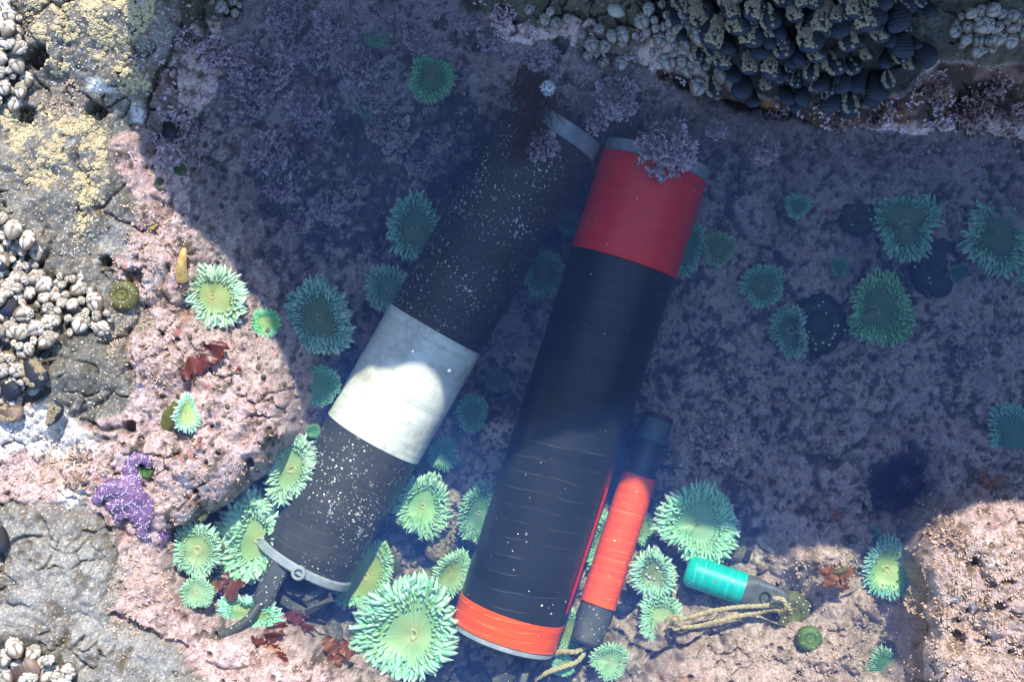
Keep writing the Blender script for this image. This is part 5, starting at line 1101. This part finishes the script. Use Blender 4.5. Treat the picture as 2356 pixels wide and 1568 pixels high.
# tan arm of a second star
pts = catmull([P(418, 640, .0), P(417, 615, .02), P(420, 590, .03), P(424, 572, .025)], 8); V, F = sweep(pts, .0135, 14, lambda f_: 1.15 - .75 * f_)
m_tan = simple('tan_starfish_skin', (.42, .25, .07), (.55, .38, .14), 90, .55, .8, .002); tag(link('tan_starfish', mesh_np('tan_starfish', V, F), m_tan), 'tan starfish arm poking up out of a pink crevice on the left bank', 'starfish')

# urchins
m_ur = simple('urchin_spine', (.035, .018, .06), (.07, .035, .11), 60, .45, 0); m_ur2 = simple('purple_urchin_spine', (.22, .10, .36), (.32, .16, .45), 60, .45, 0)
def urchin(x, y, r, z, label, mat, n_=330, half=None):
    c = Vector(P(x, y, z)); R = r * S * 1.07; root = empty('sea_urchin', c); tag(root, label, 'sea urchin', 'urchins in the clefts')
    V, F = icos(3); link('shell', mesh_np('shell', V * np.array([R * .5, R * .5, R * .36]), F), mat, root)
    d = rng.normal(size=(n_, 3)); d[:, 2] = np.abs(d[:, 2]) * .8 - .1; d /= np.linalg.norm(d, axis=1, keepdims=True); cone = np.array([(math.cos(a), math.sin(a), 0) for a in np.arange(5) * 2 * math.pi / 5] + [(.35 * math.cos(a), .35 * math.sin(a), .8) for a in np.arange(5) * 2 * math.pi / 5] + [(0, 0, 1)])
    cf = []
    for j in range(5): k = (j + 1) % 5; cf += [(j, k, k + 5), (j, k + 5, j + 5), (j + 5, k + 5, 10)]
    w_ = np.full(n_, R * .018 + .0006); l_ = R * rng.uniform(.45, .68, n_); V, F = scatter(cone, np.array(cf), frames(d, w_, w_, w_, l_), d * np.array([R * .46, R * .46, R * .33]))
    link('spines', mesh_np('spines', V, F), mat, root)['kind'] = 'stuff'
urchin(2085, 1112, 74, -.22, 'large near black urchin in the cleft left of the right rock', m_ur, 420)
urchin(350, 1222, 40, -.012, 'purple urchin whose spines fan out under the lower starfish arm', m_ur2, 260)
urchin(552, 1132, 42, -.15, 'dim purple urchin in the cleft beside the frilled anemones', m_ur2, 240)
urchin(500, 1372, 26, -.13, 'small violet urchin under the reddish weed', m_ur2, 160)
urchin(2345, 400, 62, -.23, 'dark urchin near the right edge above the pinched anemone', m_ur, 300)
urchin(905, 1500, 44, -.30, 'dark urchin tucked under the giant anemone', m_ur, 240)

# seaweeds
def weed_mat(n_, c1, c2, tr_=.25):
    m = simple(n_, c1, c2, 40, .4, .4, .002); b = m.node_tree.nodes['Principled BSDF']; b.inputs['Transmission Weight'].default_value = 0; return m
m_rw = weed_mat('dark_red_weed', (.12, .022, .016), (.06, .012, .01)); m_bw = weed_mat('rust_weed', (.20, .07, .035), (.11, .035, .02)); m_hair = weed_mat('hairy_red_weed', (.10, .022, .03), (.06, .015, .022))
def blades(x, y, r, z, nb, mat, label, seed, name='red_seaweed'):
    rs = random.Random(seed); Vs, Fs, o = [], [], 0; c = P(x, y, z)
    for k in range(nb):
        a0 = rs.uniform(0, 6.28); L_ = r * S * rs.uniform(.7, 1.2); wd = L_ * rs.uniform(.3, .5); ph = rs.uniform(0, 6); V = []
        lob = [rs.uniform(.45, 1.25) for _ in range(17)]; lob2 = [rs.uniform(.45, 1.25) for _ in range(17)]; bend = rs.uniform(-.5, .5)
        for i in range(17):
            f_ = i / 16; ww = wd * math.sin(math.pi * (f_ * .9 + .06)) ** .6
            for j in range(9):
                u = j / 4 - 1; e_ = (lob if u > 0 else lob2)[i] if abs(u) > .8 else 1 + ((lob if u > 0 else lob2)[i] - 1) * abs(u) * .6; px = L_ * f_; py = u * ww * e_ + bend * L_ * f_ * f_
                V.append((px * math.cos(a0) - py * math.sin(a0), px * math.sin(a0) + py * math.cos(a0), .010 + .0025 * k + L_ * (.05 * math.sin(f_ * 9 + ph) + .07 * abs(u) * math.sin(f_ * 15 + ph * 2 + 2 * u))))
        Vs.append(np.array(V)); Fs.append(np.array(grid_faces(17, 9)) + o); o += 153
    ob = link(name, mesh_np(name, np.concatenate(Vs), np.concatenate(Fs)), mat); ob.location = c; tag(ob, label, 'seaweed'); return ob
blades(478, 835, 50, .015, 3, m_rw, 'dark red blade weed draped below the tiny green anemone', 1)
blades(515, 1338, 44, -.09, 4, m_bw, 'rust coloured blade weed between the pale anemones and the frilled one', 2)
blades(622, 1475, 46, -.03, 6, m_rw, 'dark red ruffled weed on the pink rock under the cable', 3)
blades(695, 1428, 36, -.12, 4, m_rw, 'dark red weed hanging below the bracket', 4)
blades(660, 1505, 26, .0, 3, m_rw, 'small dark red flap at the bottom edge of the pink rock', 9)
blades(772, 1500, 40, -.06, 5, m_bw, 'rust brown ragged weed left of the giant anemone', 5)
blades(1920, 1318, 38, -.06, 5, m_bw, 'reddish brown film of weed around a chiton on the lower right rock', 6)
blades(2270, 1115, 44, -.07, 4, m_bw, 'rusty blade weed in shade behind the right rock', 7)
blades(1060, 590 + 600, 18, -.28, 3, m_bw, 'scrap of rust weed between the tubes', 8)
blades(558, 850, 14, .0, 2, m_rw, 'small dark red scrap right of the tiny green anemone', 11)
# hairy red weed over the speckled tube's upper end
Vs, Fs, o = [], [], 0; rs = random.Random(5)
for k in range(330):
    x0 = 1222 + rs.gauss(0, 20); y0 = rs.uniform(150, 330); ln = rs.uniform(25, 75); a = math.radians(-90 + rs.gauss(0, 24)); pts = []
    for i in range(6):
        f_ = i / 5; pts.append(P(x0 + math.cos(a) * ln * f_ + 5 * math.sin(f_ * 5 + k), y0 - math.sin(a) * ln * f_, -.034 - .012 * (y0 > 240) + .012 * math.sin(f_ * 3 + k) + rs.uniform(-.008, .012)))
    V, F = sweep(pts, rs.uniform(.0007, .0017), 4, lambda f_: 1.1 - .8 * f_); Vs.append(V); Fs.append(F + o); o += len(V)
tag(link('hairy_seaweed', mesh_np('hairy_seaweed', np.concatenate(Vs), np.concatenate(Fs)), m_hair), 'wispy dark red weed hanging over the top of the speckled tube', 'seaweed')
# chiton
cx_, cy_, cz_ = P(1930, 1313, -.05); V = []
for i in range(15):
    f_ = i / 14; ww = .5 * math.sin(math.pi * (f_ * .94 + .03)) ** .6
    for j in range(9): u = j / 4 - 1; V.append(((f_ - .5) * .052, u * ww * .03, (1 - u * u) * .008 * math.sin(math.pi * f_) ** .3 + .0012 * (i % 2)))
ob = link('chiton', mesh_np('chiton', V, grid_faces(15, 9)), simple('chiton_shell', (.05, .045, .02), (.10, .09, .04), 60, .6, .5)); ob.matrix_world = Matrix.Translation((cx_, cy_, cz_ + .004)) @ Matrix.Rotation(.3, 4, 'Z') @ Matrix.Diagonal((.72, .6, .8, 1)); tag(ob, 'oval olive chiton on the reddish brown weed film', 'chiton')

# snails and pits dwellers
sv = []; m_sn = simple('dark_snail_shell', (.05, .045, .03), (.13, .11, .06), 90, .45, .3)
V, F = icos(2); V = V.copy(); V[:, 2] = np.clip(V[:, 2], -.3, 1); V[:, 2] *= 1 + .25 * V[:, 0]; me_sn = mesh_np('snail', V, F); me_sn.materials.append(m_sn)
def snail(x, y, r, el=1.35, label='small dark snail on the pink left bank', group='small snails dotted over the pink left bank'):
    g = ground(np.array([x]), np.array([y]))[0]; q = r * S; ob = bpy.data.objects.new('snail', me_sn); COL.objects.link(ob)
    ob.matrix_world = Matrix.Translation((g[0], g[1], g[2] + q * .2)) @ Matrix.Rotation(rng.uniform(0, 6.28), 4, 'Z') @ Matrix.Diagonal((q * el, q, q * .9, 1)); tag(ob, label, 'snail', group)
rs = random.Random(3); k = 0; SNL = []
while k < 62:
    x = rs.uniform(330, 660); y = rs.uniform(560, 1200); g = gridlook(pink * (1 - floor_) * (1 - deep), *P(x, y, 0)[:2])
    if g > .8: SNL.append((x, y, rs.uniform(3.0, 6.0))); k += 1
lbs = row_labels(SNL, 'small dark snail on pink left bank', 7)
for q_, (x, y, r) in enumerate(SNL): snail(x, y, r, 1.35, lbs[q_])
for (x, y, r, lb) in ((145, 670, 8, 'dark glossy snail just above the large gooseneck cluster'), (130, 630, 5, 'tiny dark snail above the glossy one on grey rock'), (320, 858, 6, 'dark snail at the right rim of the grey boulder'), (240, 600, 6, 'dark snail near the black hole in the grey rock'), (250, 520, 5, 'lone small snail below the yellow crust')): snail(x, y, r, 1.3, lb, 'snails on the grey rock')
snail(1962, 1240, 12, 1.1, 'round dark snail in the pit above the lower right rock'); snail(1945, 1232, 9, 1.2, 'dark snail left of the one in the pit')
def limpet(x, y, r, label):
    g = ground(np.array([x]), np.array([y]))[0]; V = []
    for (rr, zz) in ((1, 0), (.75, .28), (.4, .55), (.01, .72)):
        for j in range(40): a = 2 * math.pi * j / 40; k = rr * (1 + .05 * (j % 2)); V.append((k * math.cos(a) * 1.2, k * math.sin(a), zz + .03 * (j % 2) * rr))
    ob = link('limpet', mesh_np('limpet', V, grid_faces(4, 40, True)), m_lim); q = r * S; ob.matrix_world = Matrix.Translation((g[0], g[1], g[2])) @ Matrix.Rotation(x, 4, 'Z') @ Matrix.Diagonal((q, q, q, 1)); tag(ob, label, 'limpet')
m_lim = simple('limpet_shell', (.25, .22, .17), (.42, .38, .3), 50, .6, .4)
limpet(172, 707, 14, 'ribbed grey limpet above the large gooseneck cluster'); limpet(1430 - 10, 22, 18, 'ribbed limpet at the top edge of the olive rock'); limpet(208, 1190 - 190, 9, 'small pale limpet on the white crust'); limpet(76, 895, 13, 'pale oval limpet left of the grey boulder')
# foam
m_foam = bpy.data.materials.new('bubble_film'); m_foam.use_nodes = True; t = m_foam.node_tree; b = t.nodes['Principled BSDF']; b.inputs['Base Color'].default_value = (.85, .88, .9, 1); b.inputs['Roughness'].default_value = .15
lw = nd(t, 'ShaderNodeLayerWeight'); lw.inputs[0].default_value = .5; pw = nd(t, 'ShaderNodeMath', operation='MULTIPLY_ADD'); t.links.new(lw.outputs['Facing'], pw.inputs[0]); pw.inputs[1].default_value = 1.1; pw.inputs[2].default_value = .12; pw.use_clamp = True; t.links.new(pw.outputs[0], b.inputs['Alpha'])
froot = empty('foam', P(1260, 203, .001)); tag(froot, 'little raft of clear foam bubbles floating over the purple tufts', 'foam'); bub = []
V, F = icos(3); k_ = V[:, 2] >= -.01; 
def bubble(x, y, r, par=None, lab=None):
    me = bubme; ob = link('bubble', me, None, par); c = Vector(P(x, y, .001)); q = r * S
    ob.matrix_world = Matrix.Translation(c) @ Matrix.Diagonal((q, q, q, 1)) if par is None else Matrix.Translation(c); 
    if par: ob.matrix_local = Matrix.Translation(c - par.location) @ Matrix.Diagonal((q, q, q, 1))
    if lab: tag(ob, lab, 'bubble')
bv = []; 
for i in range(7):
    for j in range(24): a = 2 * math.pi * j / 24; e_ = math.pi / 2 * i / 6; bv.append((math.cos(e_) * math.cos(a), math.cos(e_) * math.sin(a), math.sin(e_)))
bubme = mesh_np('bubble', bv, grid_faces(7, 24, True)); bubme.materials.append(m_foam)
rs = random.Random(4); bl = [(1264, 202, 9), (1252, 202, 6), (1262, 189, 4.5)]; tr_ = 0
while len(bl) < 46 and tr_ < 5000:
    tr_ += 1; x = rs.uniform(1243, 1276); y = rs.uniform(186, 220); r = rs.uniform(1.6, 3.4)
    if abs(x - 1260) / 17 + abs(y - 203) / 19 < 1.25 and all(math.hypot(x - q[0], y - q[1]) > (r + q[2]) * .92 for q in bl): bl.append((x, y, r))
for (x, y, r) in bl: bubble(x, y, r, froot)
for (x, y, r, lb) in ((903, 988, 4, 'tiny bubble over the lower part of the white band'), (1033, 853, 4, 'tiny bubble over the upper right of the white band'), (949, 808, 2.5, 'pin sized bubble over the top of the white band')): bubble(x, y, r, None, lb)
# sand grains and shell bits resting on the pool floor
N = 900; x = rng.uniform(-.6, 1.2, N); y = rng.uniform(-.8, .55, N); z = zat(x, y); k = z < -.1; x, y, z = x[k], y[k], z[k]; q = .0008 + .0022 * rng.uniform(0, 1, len(x)) ** 4
V, F = scatter(OCT, OCTF, frames(rng.normal(size=(len(x), 3)), q, q, q * .7, q), np.stack([x, y, z + .003], -1)); m_gr = simple('shell_grain', (.75, .7, .55), (.6, .6, .6), 5, .6, 0)
tag(link('shell_grains', mesh_np('shell_grains', V, F), m_gr), 'pale shell grains scattered over the pool floor', 'shell grit', kind='stuff')

# loose stones on the pool floor
def cobble(x, y, r, label, mat, up=.4, fl=.7):
    g = ground(np.array([x]), np.array([y]))[0]; V, F = icos(5); q = r * S * 1.08
    k = 1 + .22 * fbm(V[:, 0] + V[:, 2] * .6, V[:, 1] - V[:, 2] * .5, 1.1, 4, int(x)) + .06 * fbm(V[:, 0] * 1.3 + V[:, 2], V[:, 1] + V[:, 2], .22, 3, int(y))
    w_, i_, _ = worley(V[:, 0] + V[:, 2] * .7, V[:, 1] + V[:, 2] * .4, .3, int(x + y)); k -= .12 * (i_ > .6) * sst(.4, .15, w_)
    ob = link('cobble', mesh_np('cobble', V * k[:, None] * np.array([q, q * .8, q * fl]), F), mat); c = P(x, y, g[2] + q * up * .5); ob.location = c; ob.rotation_euler = (0, 0, x); tag(ob, label, 'stone', 'loose stones between the tubes')
m_cob = simple('pink_crusted_stone', (.50, .36, .35), (.10, .07, .06), 70, .7, .9, .003, lo=.42, hi=.6); m_cob2 = simple('dark_stone', (.06, .055, .05), (.16, .14, .12), 50, .5, .8, .002)
for a in ((1112, 1128, 58, 'large pitted pink stone left of the long black tube', m_cob), (1048, 1146, 24, 'small pale stone beside the large pitted pink one', m_cob), (1150, 1000, 52, 'dim mottled stone under the shaded left side of the long black tube', m_cob),
          (1010, 1200, 22, 'dark stone above the brown crusted mussel', m_cob2), (962, 1235, 26, 'dark stone left of the brown crusted mussel', m_cob2), (1490, 1400, 26, 'dark stone right of the orange logger', m_cob2), (1455, 1380, 20, 'small dark stone beside the orange logger', m_cob2),
          (1610, 1340, 34, 'dark stone under the teal cylinder', m_cob2), (1700, 1275, 22, 'pale grey stone right of the large half lit anemone', m_cob2), (1000, 1545, 44, 'dark stone at the bottom edge below the giant anemone', m_cob2), (1290, 1568, 40, 'olive stone at the bottom edge beside the frayed cord', m_cob2), (720, 1400, 30, 'dark stone behind the bracket', m_cob2), (765, 1455, 30, 'dark stone above the rust brown ragged weed', m_cob2)): cobble(*a)
